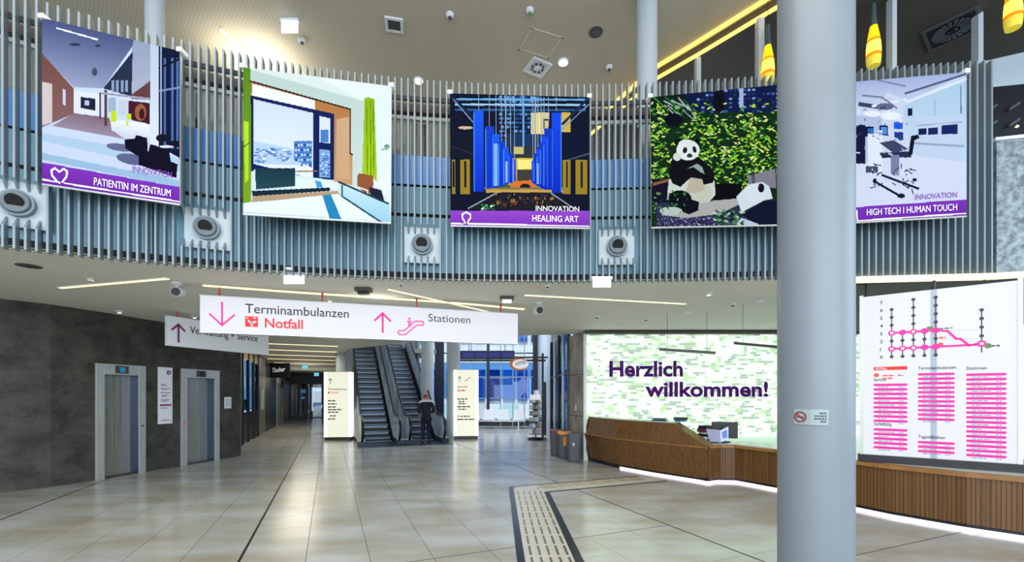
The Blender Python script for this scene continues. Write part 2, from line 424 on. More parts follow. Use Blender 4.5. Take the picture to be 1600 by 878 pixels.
for a, b_ in zip(segs, segs[1:]):
    apatch(a+.006, b_-.006, .18, .02, 3.53, 4.35).build('panel', M_panel, bs)
    apatch(a+.006, b_-.006, .18, .02, 4.40, 4.79).build('panel', M_panel, bs)
    apatch(a+.006, b_-.006, .17, .015, 4.82, 5.24).build('glass_panel', M_bluepanel, bs)
    apatch(a+.01, b_-.01, .42, .012, 5.3, 5.9).build('pane', M_glass, bs)
apatch(-6.35, 6.5, .22, .05, 3.45, 5.2, 30).build('backing', M_dark, bs)
apatch(-6.35, 6.5, .15, .02, 3.452, 3.53, 30).build('painted_gap_shade', M_dark, bs)  # dark strip painted as the shade in the gap below the panels
apatch(-6.35, 6.5, .36, .12, 6.0, 6.12, 30).build('handrail', M_brown, bs)
apatch(-6.35, 6.5, .38, .05, 5.9, 5.95, 30).build('rail', M_steel, bs)
apatch(-6.35, 6.5, .135, .03, 6.03, 6.09, 30).build('slat_rail', M_vent, bs)
for x in (-5.2, -4.15, -1.42, -1.3, 1.2, 1.95, 4.9):
    p = AP(x, .55); MB().box(p.x-.025, p.y-.025, 4.2, p.x+.025, p.y+.025, 5.92).build('post', M_black, bs)
for i, (q,) in enumerate(noz):
    p = AP(q, .02, NZ); n = arcN(q); t = V((n.y, -n.x, 0))
    r_ = root('air_nozzle', ['round air nozzle on a white plate left of the PATIENTIN IM ZENTRUM banner', 'round air nozzle on a white plate between the first and second banner', 'round air nozzle on a white plate between the bedroom banner and the blue banner', 'round air nozzle on a white plate between the blue banner and the panda banner'][i], 'air vent', p, 'air nozzles on the balcony front')
    MB().ob(p - t*.26 - V((0,0,.26)) + n*.075, t*.52, V((0,0,.52)), n*.02).build('plate', mat('nozzle_plate', (172,186,194), .45), r_, bevel=.005)
    MB().tube([p - n*.0, p + n*.08], .15, 28).build('rim', mat('nozzle_rim', (112,126,134), .4), r_, smooth=True)
    b = MB(); b.tube([p - n*.03, p+n*.0], [.115, .13], 28); b.build('collar', mat('nozzle_collar', (90,102,110), .4), r_, smooth=True)
    d = (V((0,-1,-.25))).normalized()
    MB().tube([p - n*.04, p - n*.055 + V((0,0,-.01))], [.08, .075], 24).build('nozzle', M_black, r_, smooth=True)
# slab edge / upper floor
MB().poly([(AP(x,.3).x, AP(x,.3).y) for x in AX[::6]] + [(12,6.4),(12,12),(.4,12.6),(-2.8,13.9),(-6,16.2),(-11,16),(-11,4)], ZS+.76, 4.3).build('floor', mat('upper_floor', (120,118,110), .6), None, kind='structure')

# ================================================================== BANNERS
class Art:
    def __init__(s, W, H, TL, TR, BL, BR): s.W, s.H = W, H; s.q = (TL,TR,BL,BR); s.a = np.ones((H, W, 3))*.8
    def uv(s, p):
        TL, TR, BL, BR = s.q; u = (p[0]-TL[0])/(TR[0]-TL[0]); t = TL[1]+(TR[1]-TL[1])*u; b = BL[1]+(BR[1]-BL[1])*u
        return u*s.W, (p[1]-t)/(b-t)*s.H
    def poly(s, pts, c, c2=None, raw=False):
        P = pts if raw else [s.uv(p) for p in pts]
        xs = [p[0] for p in P]; ys = [p[1] for p in P]
        x0, x1 = max(0, int(min(xs))), min(s.W, int(max(xs))+2); y0, y1 = max(0, int(min(ys))), min(s.H, int(max(ys))+2)
        if x1 <= x0 or y1 <= y0: return
        Y, X = np.mgrid[y0:y1, x0:x1]; X = X+.5; Y = Y+.5; ins = np.zeros(X.shape, bool)
        for (ax, ay), (bx, by) in zip(P, P[1:]+P[:1]):
            if ay == by: continue
            ins ^= ((ay > Y) != (by > Y)) & (X < (bx-ax)*(Y-ay)/(by-ay)+ax)
        col = np.array(c)/255.
        if c2 is not None:
            t = ((Y-y0)/max(1, y1-y0))[..., None]; colr = col*(1-t)+np.array(c2)/255.*t; s.a[y0:y1, x0:x1][ins] = colr[ins]
        else: s.a[y0:y1, x0:x1][ins] = col
    def rect(s, x0, y0, x1, y1, c, c2=None): s.poly([(x0,y0),(x1,y0),(x1,y1),(x0,y1)], c, c2)
    def ell(s, x, y, rx, ry, c, ang=0): s.poly([(x+rx*math.cos(t)*math.cos(ang)-ry*math.sin(t)*math.sin(ang), y+rx*math.cos(t)*math.sin(ang)+ry*math.sin(t)*math.cos(ang)) for t in [k*math.pi/9 for k in range(18)]], c)
    def line(s, pts, w, c):
        for (ax, ay), (bx, by) in zip(pts, pts[1:]):
            l = math.hypot(bx-ax, by-ay) or 1; nx, ny = -(by-ay)/l*w/2, (bx-ax)/l*w/2; ex, ey = (bx-ax)/l*w*.3, (by-ay)/l*w*.3
            s.poly([(ax+nx-ex,ay+ny-ey),(ax-nx-ex,ay-ny-ey),(bx-nx+ex,by-ny+ey),(bx+nx+ex,by+ny+ey)], c)
def banner(label, TLw, TRw, BLw, BRw, art, texts):
    """hanging printed cloth banner, world corners; art gives the flat print"""
    r_ = root('hanging_banner', label, 'banner', (TLw+TRw)/2, 'printed banners on the balcony')
    ux = (TRw-TLw).normalized(); nrm = ux.cross(V((0,0,1))).normalized()      # towards the room
    if nrm.y > 0: nrm = -nrm
    MB().add([TLw-nrm*.03,TRw-nrm*.03,BRw-nrm*.03,BLw-nrm*.03,TLw,TRw,BRw,BLw], [(0,1,2,3),(4,5,6,7),(0,1,5,4),(1,2,6,5),(2,3,7,6),(3,0,4,7)]).build('cloth', M_poster, r_)
    W, H = art.W, art.H
    me = bpy.data.meshes.new('print'); iv = wm(r_).inverted()
    U, Vv = np.meshgrid(np.arange(W+1)/W, np.arange(H+1)/H)
    tl, tr, bl, br = [np.array(iv @ (p + nrm*.003)) for p in (TLw,TRw,BLw,BRw)]
    P = (tl*(1-U)[...,None]+tr*U[...,None])*(1-Vv)[...,None] + (bl*(1-U)[...,None]+br*U[...,None])*Vv[...,None]
    idx = np.arange((W+1)*(H+1)).reshape(H+1, W+1)
    q = np.stack([idx[:-1,:-1], idx[1:,:-1], idx[1:,1:], idx[:-1,1:]], -1).reshape(-1, 4)
    me.vertices.add((W+1)*(H+1)); me.vertices.foreach_set('co', P.reshape(-1)); me.loops.add(q.size); me.loops.foreach_set('vertex_index', q.reshape(-1).astype(np.int32))
    me.polygons.add(len(q)); me.polygons.foreach_set('loop_start', np.arange(0, q.size, 4, dtype=np.int32)); me.update(calc_edges=True); me.validate()
    ca = me.color_attributes.new('ink', 'FLOAT_COLOR', 'CORNER'); A = np.clip(art.a, 0, 1); A = np.where(A <= .04045, A/12.92, ((A+.055)/1.055)**2.4)
    full = np.ones((H*W, 4, 4)); full[:, :, :3] = A.reshape(-1, 1, 3); ca.data.foreach_set('color', full.reshape(-1))
    me.materials.append(M_ink); o = bpy.data.objects.new('print', me); COL.objects.link(o); o.parent = r_
    for (s, x, y, wd, cap, m, rt) in texts:      # fractions of the banner
        a = TLw.lerp(TRw, x); b = BLw.lerp(BRw, x); O = a.lerp(b, y); e = TLw.lerp(TRw, x+.01).lerp(BLw.lerp(BRw, x+.01), y)
        text(s, O + nrm*.006, e-O, (0,0,1), cap, m, r_, width=wd*(TRw-TLw).length, right=rt, bold=0)
    for c in (TLw, TRw):
        MB().ob(c + V((-.03,-.02,-.01)), (.06,0,0), (0,.12,0), (0,0,.05)).build('clip', M_clip, r_)
    MB().tube([BLw + nrm*.0, BRw], .012, 8).build('hem_bar', M_steel, r_)
M_ink = bpy.data.materials.new('printed_ink'); M_ink.use_nodes = True
_nt = M_ink.node_tree; _at = _nt.nodes.new('ShaderNodeVertexColor'); _at.layer_name = 'ink'; _vm = _nt.nodes.new('ShaderNodeVectorMath'); _vm.operation = 'SCALE'; _vm.inputs['Scale'].default_value = .66; _nt.links.new(_at.outputs[0], _vm.inputs[0]); _nt.links.new(_vm.outputs[0], _nt.nodes['Principled BSDF'].inputs[0]); _nt.nodes['Principled BSDF'].inputs['Roughness'].default_value = .9; _nt.nodes['Principled BSDF'].inputs['Specular IOR Level'].default_value = .05
M_bw = mat('banner_letter_white', (245,245,250), .6); M_bp = mat('banner_letter_purple', (120,50,170), .6)
PUR = (128,52,184)

# --- banner 1
a = Art(250, 260, (20,25), (622,170), (20,770), (622,845))
a.rect(0,0,650,880,(196,208,232)); a.poly([(20,0),(420,80),(420,125),(275,335),(150,332),(20,190)], (70,80,124), (150,158,190))
a.line([(80,70),(250,118)], 7, (240,243,255)); a.ell(155,142,24,7,(50,52,80)); a.ell(252,146,12,6,(50,52,80)); a.ell(238,262,12,18,(60,70,90))
a.poly([(420,60),(484,100),(484,300),(395,370),(398,180)], (140,150,176), (168,172,196)); a.poly([(275,335),(405,170),(400,370)], (34,44,70))
for x in (312,330,352,372): a.poly([(x,300),(x+12,296),(x+12,352),(x,348)], (130,150,180))
a.poly([(395,365),(484,300),(484,385),(400,380)], (96,58,62))
a.poly([(20,185),(150,338),(152,450),(20,515)], (112,70,64), (132,96,98)); a.poly([(20,310),(62,320),(62,492),(20,508)], (206,190,190)); a.poly([(104,340),(116,345),(116,415),(104,410)], (190,200,225))
a.poly([(150,345),(265,362),(265,470),(150,450)], (214,220,236)); a.poly([(178,372),(242,384),(242,436),(178,424)], (28,32,54)); a.rect(196,390,216,412,(170,190,220))
a.poly([(150,448),(300,465),(330,530),(372,560),(60,508)], (122,96,112), (150,136,160))
a.line([(262,355),(262,470)],8,(80,52,60)); a.line([(285,345),(285,498)],12,(90,58,62)); a.line([(268,356),(480,380)],9,(150,150,170))
a.rect(296,375,330,440,(150,170,200)); a.rect(340,385,384,455,(190,196,214)); a.poly([(385,388),(482,398),(482,492),(385,470)], (70,20,38)); a.ell(440,440,26,38,(140,90,60)); a.ell(446,446,12,24,(60,20,30))
a.poly([(305,470),(482,492),(484,580),(372,548),(312,522)], (232,234,246), (190,196,216)); a.rect(308,434,332,482,(186,214,30)); a.rect(378,446,398,472,(186,214,30)); a.rect(376,478,386,500,(186,214,30))
a.poly([(484,90),(524,110),(524,590),(484,578)], (176,190,212), (214,220,234)); a.poly([(524,90),(622,110),(622,640),(524,590)], (14,22,50))
for x in (548,582,606): a.poly([(x,200),(x+10,200),(x+10,600),(x,600)], (70,100,160))
a.line([(524,245),(622,205)],9,(10,12,24)); a.line([(524,345),(622,330)],8,(120,140,180)); a.line([(534,150),(534,560)],8,(150,165,200))
a.poly([(20,540),(622,640),(622,700),(20,575)], (170,196,222)); a.poly([(20,630),(622,740),(622,770),(20,660)], (150,182,212))
a.ell(350,596,62,17,(96,100,136),.12); a.ell(402,648,70,24,(90,96,134),.15)
a.poly([(368,560),(414,556),(420,540),(470,552),(474,612),(440,640),(372,600)], (14,14,34)); a.poly([(430,600),(476,612),(484,580),(570,600),(580,655),(612,668),(606,728),(432,672)], (12,12,32)); a.ell(540,552,30,17,(18,18,36)); a.ell(598,578,26,16,(18,18,40)); a.ell(560,590,34,6,(210,215,235))
a.poly([(20,672),(622,768),(622,880),(20,800)], PUR, (108,40,160)); a.line([(20,748),(92,760)],7,(250,250,255)); a.line([(112,762),(622,832)],7,(250,250,255))
a.line([(82,758),(60,728),(58,706),(72,696),(90,712),(108,698),(122,708),(120,732),(102,758)],8,(250,250,255))
Y0, Y1 = 4.9, 5.32
banner('banner printed with a hospital corridor and seats above a purple strip reading PATIENTIN IM ZENTRUM', T(66,28,Y0), T(281,80,Y1), T(66,288,Y0), T(281,320,Y1), a,
       [('INNOVATION', .94, .838, .30, .075, M_bp, True), ('PATIENTIN IM ZENTRUM', .93, .958, .57, .085, M_bw, True)])
# --- banner 2
a = Art(260, 230, (38,8), (815,125), (35,785), (812,845))
a.rect(0,0,844,878,(206,218,216)); a.poly([(38,0),(815,60),(815,125),(720,190),(660,200),(400,60)], (216,226,226)); a.poly([(70,20),(660,200),(655,640),(590,640),(585,240),(70,85)], (176,196,190), (196,212,206))
a.poly([(38,0),(75,16),(78,720),(38,725)], (82,128,30), (120,160,30)); a.poly([(40,290),(66,300),(66,600),(48,620)], (170,214,40)); a.line([(40,430),(72,405)],5,(50,80,20))
a.poly([(72,80),(590,238),(592,470),(600,480),(600,640),(500,620),(500,265),(80,160)], (166,108,56), (196,150,106)); a.poly([(82,96),(400,190),(400,240),(82,158)], (226,226,232)); a.line([(72,82),(588,240),(588,470),(600,482)],8,(40,26,30))
a.poly([(512,290),(582,280),(584,610),(512,600)], (196,160,124)); a.poly([(75,158),(500,262),(500,612),(78,560)], (16,30,84)); a.poly([(90,178),(392,256),(392,600),(90,520)], (196,206,232), (222,230,244))
a.poly([(90,400),(280,440),(330,530),(90,520)], (176,200,230))
for k in range(70):
    x = rng.uniform(95,270); y = rng.uniform(440,515); a.ell(x,y,rng.uniform(4,14),rng.uniform(2,5),rng.choice([(60,110,170),(110,150,200),(230,238,248),(90,130,185)]))
a.poly([(292,402),(386,402),(386,545),(292,500)], (70,120,190))
for j in range(5):
    for k in range(6): a.rect(298+k*15, 418+j*26, 307+k*15, 430+j*26, (190,212,238) if (j+k)%3 else (30,60,120))
a.poly([(425,272),(480,286),(480,418),(425,410)], (206,216,238)); a.rect(430,345,472,412,(70,120,190)); a.poly([(425,448),(480,455),(480,600),(425,594)], (120,160,214))
for k in range(26): a.ell(rng.uniform(430,476),rng.uniform(470,590),6,4,rng.choice([(40,80,140),(200,216,240),(60,110,170)]))
a.line([(410,262),(410,600)],12,(16,30,84)); a.line([(300,562),(412,562)],7,(150,100,60))
a.poly([(82,560),(100,545),(480,610),(520,640),(520,665),(90,670)], (206,222,236)); a.poly([(98,542),(298,545),(298,640),(100,655)], (22,50,62), (36,72,84)); a.poly([(300,600),(520,625),(520,660),(300,660)], (216,230,240)); a.poly([(400,612),(432,616),(442,650),(412,650)], (60,150,200))
a.poly([(80,662),(480,650),(480,668),(85,690)], (20,40,56)); a.poly([(85,690),(520,668),(540,700),(80,720)], (176,150,120))
a.poly([(35,730),(520,684),(740,840),(400,850),(35,800)], (226,236,246)); a.poly([(35,770),(740,830),(740,860),(35,800)], (190,210,226)); a.poly([(440,690),(485,686),(545,825),(480,820)], (40,130,180))
a.poly([(664,185),(684,178),(718,190),(736,620),(654,580)], (132,170,20), (160,196,30)); 
for x in (676,696,712): a.line([(x,200),(x+6,600)],5,(90,130,14))
a.poly([(722,190),(815,130),(815,760),(736,620)], (212,224,224), (222,232,236)); a.ell(790,440,16,12,(120,150,130)); a.ell(776,455,22,5,(150,175,160))
a.poly([(628,590),(640,578),(712,592),(716,640),(690,700),(628,650)], (140,84,50)); a.line([(630,650),(684,670),(684,712)],7,(230,225,220)); a.ell(780,645,66,22,(226,234,238),.2); a.poly([(690,650),(760,670),(780,740),(700,700)], (30,34,52))
a.poly([(530,618),(800,738),(815,860),(780,845),(540,700)], (196,222,232), (150,200,222)); a.line([(528,622),(800,742)],10,(24,60,74)); a.line([(548,700),(760,838)],9,(30,70,96)); a.line([(545,640),(545,700)],8,(40,90,110))
Y0, Y1 = 5.5, 5.92
banner('banner printed with a patient room, window and green curtains', T(380,105,Y0), T(612,135,Y1), T(380,335,Y0), T(611,349,Y1), a, [])
# --- banner 3
a = Art(250, 240, (30,25), (885,45), (38,835), (885,850))
a.rect(0,0,917,878,(14,20,40)); 
for j in range(12):
    for k in range(16):
        x = 330+k*16; y = 40+j*26; a.rect(x, y, x+13, y+15, rng.choice([(60,110,170),(90,150,200),(30,60,110),(40,80,140),(20,34,66)]))
for j in range(3): a.rect(60, 55+j*32, 860, 67+j*32, [(96,160,210),(150,190,220),(40,90,140)][j])
a.rect(380,270,660,350,(26,50,86)); a.rect(525,140,640,272,(200,190,150)); a.rect(560,150,585,270,(230,210,120)); a.rect(600,180,640,240,(20,24,36)); a.rect(610,190,632,270,(200,190,130)); a.rect(715,140,770,260,(196,170,80)); 
a.line([(30,30),(190,190)],16,(20,34,60)); a.line([(50,60),(170,200)],6,(120,150,180)); a.line([(880,50),(720,210)],16,(26,42,72)); a.line([(880,90),(720,240)],6,(120,150,180))
a.line([(480,30),(482,700)],10,(110,160,220)); a.rect(35,260,240,420,(16,22,40)); a.rect(720,260,885,420,(12,20,44)); a.ell(125,235,45,10,(200,170,150)); a.line([(720,440),(885,390)],8,(70,80,100)); a.line([(40,350),(180,400)],8,(40,40,46))
for (x0,x1) in ((40,60),(90,150),(720,770),(800,870)): a.rect(x0,430,x1,640,(150,124,36)); a.rect((x0+x1)/2-5,440,(x0+x1)/2+8,600,(20,24,40))
a.rect(380,420,640,620,(206,180,60), (170,120,40)); a.rect(445,430,530,488,(240,220,120)); a.rect(400,350,560,420,(40,50,60)); a.rect(420,350,480,395,(190,180,110)); a.rect(440,490,530,560,(60,60,50))
a.poly([(400,580),(440,560),(530,555),(575,590),(560,625),(410,620)], (206,110,40)); a.ell(490,600,34,24,(30,24,30)); a.ell(360,600,40,22,(60,80,60)); a.rect(240,600,720,612,(120,110,80)); a.rect(250,612,720,632,(190,150,70))
for k in range(7):
    w_ = 62-k*7.5; x = [205,272,312,345,372,400,425][k]; t = [130,225,275,318,352,390,425][k]; bt = [625,605,597,588,580,572,562][k]
    a.rect(x-w_/2, t, x+w_/2, bt, (26,86,226) if k%2 == 0 else (14,60,190), (10,48,190)); a.rect(x-w_/2, t+18, x-w_/2+6, bt, (60,130,240)); a.line([(x,30),(x,t)],4,(150,160,180))
    x = [682,633,606,588,570,553,538][k]; a.rect(x-w_/2, t+12, x+w_/2, bt+8, (20,70,226) if k%2 == 0 else (16,56,180), (10,44,180)); a.rect(x+w_/2-6, t+22, x+w_/2, bt, (60,120,230)); a.line([(x,45),(x,t)],4,(150,160,180))
a.rect(296,330,322,590,(120,170,240)); a.rect(368,440,382,570,(140,170,220)); a.rect(560,450,574,580,(120,160,220))
a.poly([(320,630),(640,630),(780,735),(140,735)], (26,26,34)); a.line([(320,630),(140,728)],7,(150,160,170)); a.line([(650,635),(790,728)],7,(150,160,170))
for k in range(60): a.rect(*(lambda x,y:(x,y,x+rng.uniform(5,12),y+rng.uniform(6,26)))(rng.uniform(300,680),rng.uniform(635,700)), rng.choice([(120,60,40),(80,50,50),(150,110,60),(40,40,60)]))
for k in range(14): a.ell(rng.uniform(225,300),rng.uniform(705,735),10,6,rng.choice([(90,180,120),(200,230,210),(40,100,60)]))
a.rect(30,742,885,878,(150,72,200),(120,50,176)); a.line([(36,820),(108,822)],8,(252,250,255)); a.line([(142,822),(885,836)],8,(252,250,255))
a.line([(120,818),(112,800),(102,785),(104,762),(128,752),(152,764),(154,785),(142,800),(136,820)],9,(252,250,255))
banner('banner printed with two rows of blue tubes above a purple strip reading HEALING ART', T(703,146,6.16), T(921,152,6.16), T(704,353,6.16), T(921,357,6.16), a,
       [('INNOVATION', .925, .875, .31, .07, M_bw, True), ('HEALING ART', .92, .955, .33, .085, M_bw, True)])
# --- banner 4 (pandas in bamboo)
a = Art(300, 260, (20,80), (907,16), (25,845), (907,815))
a.rect(0,0,920,878,(16,44,22)); a.poly([(20,60),(260,60),(330,200),(20,260)], (12,30,26)); a.poly([(200,40),(907,0),(907,190),(300,170)], (14,24,66))
for j in range(6):
    for k in range(22): 
        if rng.random() < .7: a.rect(300+k*27, 45+j*24, 318+k*27, 58+j*24, rng.choice([(60,90,160),(30,50,110),(120,150,200),(20,30,70)]))
a.rect(550,20,574,150,(160,180,216)); a.ell(430,110,36,70,(8,12,24))
for k in range(16): x = rng.uniform(30,260); y = rng.uniform(70,140); a.line([(x,y),(x+rng.uniform(50,110),y+rng.uniform(40,90))], rng.uniform(4,9), rng.choice([(60,140,40),(170,180,190),(20,80,40),(10,30,30)]))
gr = [(120,180,30),(70,140,30),(180,210,50),(30,90,40),(210,225,120),(50,110,60),(14,50,30),(90,160,60),(20,60,34)]
for k in range(2300):
    x = rng.uniform(20,907); y = rng.uniform(120,620)
    den = 1 if (x > 200 and y > 190+abs(x-520)*.1) or x < 120 else .25
    if rng.random() > den: continue
    clump = math.sin(x*.021+1)+math.sin(y*.034+x*.012)+.6*math.sin(x*.05-y*.04)
    if clump < -.35 and rng.random() < .6: continue
    an = rng.uniform(-.9,.9)+ (math.pi if rng.random()<.5 else 0); l = rng.uniform(14,44); cc = rng.choice(gr)
    if rng.random() < .16: cc = (8,20,18)
    elif rng.random() < .35: cc = rng.choice([(150,215,50),(190,225,70),(110,190,60),(225,235,150)])
    q = [a.uv((x,y)), a.uv((x+math.cos(an)*l*.5-math.sin(an)*5.5, y+math.sin(an)*l*.5+math.cos(an)*5.5)), a.uv((x+math.cos(an)*l,y+math.sin(an)*l)), a.uv((x+math.cos(an)*l*.5+math.sin(an)*5.5, y+math.sin(an)*l*.5-math.cos(an)*5.5))]
    a.poly(q, cc, raw=True)
a.ell(160,215,54,40,(8,10,26)); a.poly([(25,560),(130,560),(130,700),(25,720)], (18,16,40)); a.line([(35,590),(130,565)],16,(140,90,60)); a.rect(400,585,560,680,(6,8,14)); a.poly([(600,540),(757,500),(907,520),(907,620),(600,600)], (130,126,140))
for k in range(7): x = rng.uniform(600,900); a.line([(x,500),(x+8,620)],6,(40,44,50))
a.poly([(40,700),(330,690),(560,670),(600,820),(60,850)], (44,46,80)); a.poly([(110,740),(330,690),(560,668),(556,700),(430,760),(230,785),(80,770)], (176,174,170)); 
for k in range(380): a.ell(rng.uniform(40,600),rng.uniform(780,850),rng.uniform(2,6),rng.uniform(2,5),rng.choice([(110,110,150),(60,60,100),(170,170,200),(30,30,60)]))
W1 = (226,232,226)
a.poly([(130,560),(270,560),(404,570),(408,650),(370,690),(300,700),(200,690),(118,680),(122,620)], (206,212,200)); a.ell(310,640,80,60,(200,200,186)); a.poly([(150,440),(190,420),(320,440),(380,490),(402,540),(395,580),(340,592),(300,560),(250,560),(200,605),(150,585),(130,530)], (12,14,22))
a.poly([(240,500),(300,470),(330,490),(345,530),(320,520),(280,490)], (150,165,160)); a.poly([(225,640),(260,550),(330,560),(345,620),(300,640)], (190,180,160)); a.ell(190,345,26,20,(10,12,20)); a.ell(300,345,20,20,(10,12,20))
a.ell(246,392,70,60,W1); a.ell(238,360,50,30,W1); a.ell(228,392,13,18,(20,24,34),.3); a.ell(285,388,11,20,(20,24,34),-.3); a.ell(256,425,18,11,(60,60,60)); a.ell(256,416,9,6,(20,20,26)); a.ell(180,430,24,24,(210,218,214))
a.ell(195,676,72,52,(10,14,22)); a.poly([(130,640),(310,690),(306,740),(250,765),(130,720)], (10,14,26)); a.ell(140,745,70,24,(186,196,190))
for k in range(40): a.ell(rng.uniform(30,240),rng.uniform(630,760),9,4,rng.choice([(50,120,60),(20,70,40),(120,160,90)]),rng.uniform(0,3))
a.poly([(530,660),(600,590),(680,575),(720,600),(740,670),(690,680),(560,750)], (214,222,232)); a.ell(672,610,20,26,(14,16,30)); a.ell(640,640,60,50,(218,226,234)); a.poly([(560,760),(690,685),(757,680),(907,690),(907,830),(620,810)], (14,18,44)); a.poly([(560,780),(660,815),(650,840),(500,850)], (190,200,214)); a.ell(674,612,18,24,(14,16,30))
for k in range(90): a.ell(rng.uniform(400,570),rng.uniform(740,840),12,5,rng.choice([(80,140,90),(30,80,50),(190,210,180),(16,40,30)]),rng.uniform(-.8,.8))
TL4, BL4 = T(1016,152,6.2), T(1018,356,6.2)
d4 = (T(1212,133,5.93)-TL4); e4 = (T(1212,352,5.93)-BL4); k4 = 887/737.
banner('banner printed with two pandas in front of bamboo', TL4, TL4+d4*k4, BL4, BL4+e4*k4, a, [])
# --- banner 5
a = Art(270, 250, (-70,164), (395,112), (-70,637), (395,610))
a.rect(-80,0,600,700,(206,212,232)); a.poly([(-70,100),(395,60),(395,115),(200,215),(-70,260)], (168,178,214), (206,212,236)); a.line([(75,143),(190,165)],5,(120,126,160)); a.poly([(180,235),(395,125),(395,420),(215,400)], (176,204,226),(200,216,236)); a.line([(190,190),(395,118)],7,(80,90,130)); a.line([(205,215),(395,135)],9,(226,232,246))
a.line([(290,210),(292,420)],3,(150,170,200)); a.line([(376,160),(378,370)],4,(110,120,150)); a.poly([(225,270),(385,255),(385,425),(225,410)], (196,210,232)); a.line([(225,360),(385,368)],7,(150,166,190))
a.rect(198,240,215,266,(20,26,60)); a.poly([(235,310),(262,308),(262,330),(235,332)], (20,30,80)); a.poly([(268,306),(300,304),(300,327),(268,330)], (24,36,90)); a.poly([(312,298),(366,292),(366,325),(312,329)], (24,36,100)); a.line([(225,300),(310,290),(378,285)],3,(150,160,190))
a.poly([(-70,420),(215,400),(395,425),(395,620),(-70,640)], (214,218,238)); a.rect(-70,270,110,430,(180,192,220))
for (x0,y0,x1,y1) in ((14,300,50,432),(32,305,80,340),(100,300,130,335),(-60,300,0,400)): a.rect(x0,y0,x1,y1,(18,24,60))
a.rect(60,312,78,338,(40,110,200)); a.rect(106,306,126,330,(80,140,220)); a.rect(150,288,182,312,(30,90,220)); a.rect(152,322,184,350,(30,60,140)); a.line([(30,230),(110,240)],14,(60,66,96)); a.line([(76,236),(190,210),(200,218)],9,(226,230,244)); a.line([(120,210),(130,195),(180,215)],12,(210,216,234)); a.line([(40,200),(110,205),(160,240)],6,(120,126,150))
a.ell(140,268,36,14,(236,238,248)); a.ell(75,262,30,10,(236,238,248)); a.ell(120,236,30,12,(96,104,140)); a.rect(60,330,110,460,(226,230,244)); a.rect(52,440,96,462,(70,76,104)); a.poly([(100,394),(205,388),(212,408),(110,412)], (40,44,76)); a.poly([(210,335),(232,330),(240,340),(222,350),(214,400),(200,400)], (16,20,44)); a.poly([(100,360),(150,350),(200,380),(150,395)], (60,66,100)); a.rect(140,400,170,470,(120,128,160))
for k in range(40): x = rng.uniform(80,215); y = rng.uniform(430,525); a.line([(x,y),(x+rng.uniform(-22,22),y+rng.uniform(-10,16))],4,rng.choice([(24,26,60),(70,76,110),(200,206,226)]))
a.line([(80,490),(180,545)],8,(20,22,50)); a.line([(110,470),(235,515)],8,(20,22,50)); a.ell(176,540,14,8,(20,20,44)); a.ell(84,490,7,9,(20,20,44)); a.ell(222,485,8,6,(20,22,50))
for k in range(50): x = rng.uniform(-60,200); y = rng.uniform(240,400); a.line([(x,y),(x+rng.uniform(-14,14),y+rng.uniform(-12,12))],4,rng.choice([(110,120,160),(236,240,250),(50,56,90),(160,170,204)]))
a.poly([(-70,586),(395,552),(395,640),(-70,680)], (128,52,184), (116,44,170)); a.line([(24,626),(395,600)],5,(252,250,255)); a.line([(-10,584),(-10,575),(6,572),(8,590),(20,592),(22,626)],5,(252,250,255))
TR5, BR5 = T(1510,113,5.67), T(1510,338,5.67); d5 = T(1335,128,5.95)-TR5; e5 = T(1335,348,5.95)-BR5; k5 = 465/383.
banner('banner showing a white operating theatre over a strip reading HIGH TECH I HUMAN TOUCH', TR5+d5*k5, TR5, BR5+e5*k5, BR5, a,
       [('INNOVATION', .93, .865, .30, .07, M_bp, True), ('HIGH TECH I HUMAN TOUCH', .93, .955, .66, .085, M_bw, True)])
# ================================================================== LEFT CONCRETE WALL AND LIFTS
wl = sroot('wall_left')
W0 = V((-8.5, 9.0, 0)); WD = V((.2066, .9784, 0)).normalized(); WN = V((-WD.y, WD.x, 0))
def W(s, off=0, z=0): return W0 + WD*s + WN*off + V((0,0,z))
def wbox(s0, s1, z0, z1, o0=0, o1=.35): return MB().ob(W(s0, o0, z0), WD*(s1-s0), WN*(o1-o0), (0,0,z1-z0))
for (s0, s1, z0, z1) in ((1.0,1.85,0,2.39), (2.95,3.68,0,2.39), (0,3.68,2.39,ZS)): wbox(s0, s1, z0, z1).build('concrete_panel', M_conc, wl)
cp = [(-8.5,9.0),(-8.72,8.35),(-8.98,7.98),(-9.5,7.45),(-10.6,6.7),(-11.6,6.1)]
b = MB(); secs = []
for i, (x, y) in enumerate(cp):
    p, q = cp[max(i-1,0)], cp[min(i+1,len(cp)-1)]; d = V((q[0]-p[0], q[1]-p[1], 0)).normalized(); n = V((d.y,-d.x,0))
    if n.x > 0: n = -n
    secs.append([V((x,y,0)), V((x,y,ZS)), V((x,y,ZS))+n*.3, V((x,y,0))+n*.3])
b.loft(secs).build('concrete_panel', M_conc, wl)
MB().poly([(-7.74,12.6),(W(3.68,.35).x,W(3.68,.35).y),(-11.2,16.4),(-10.2,16.7)], 0, ZS).build('concrete_panel', M_conc, wl)
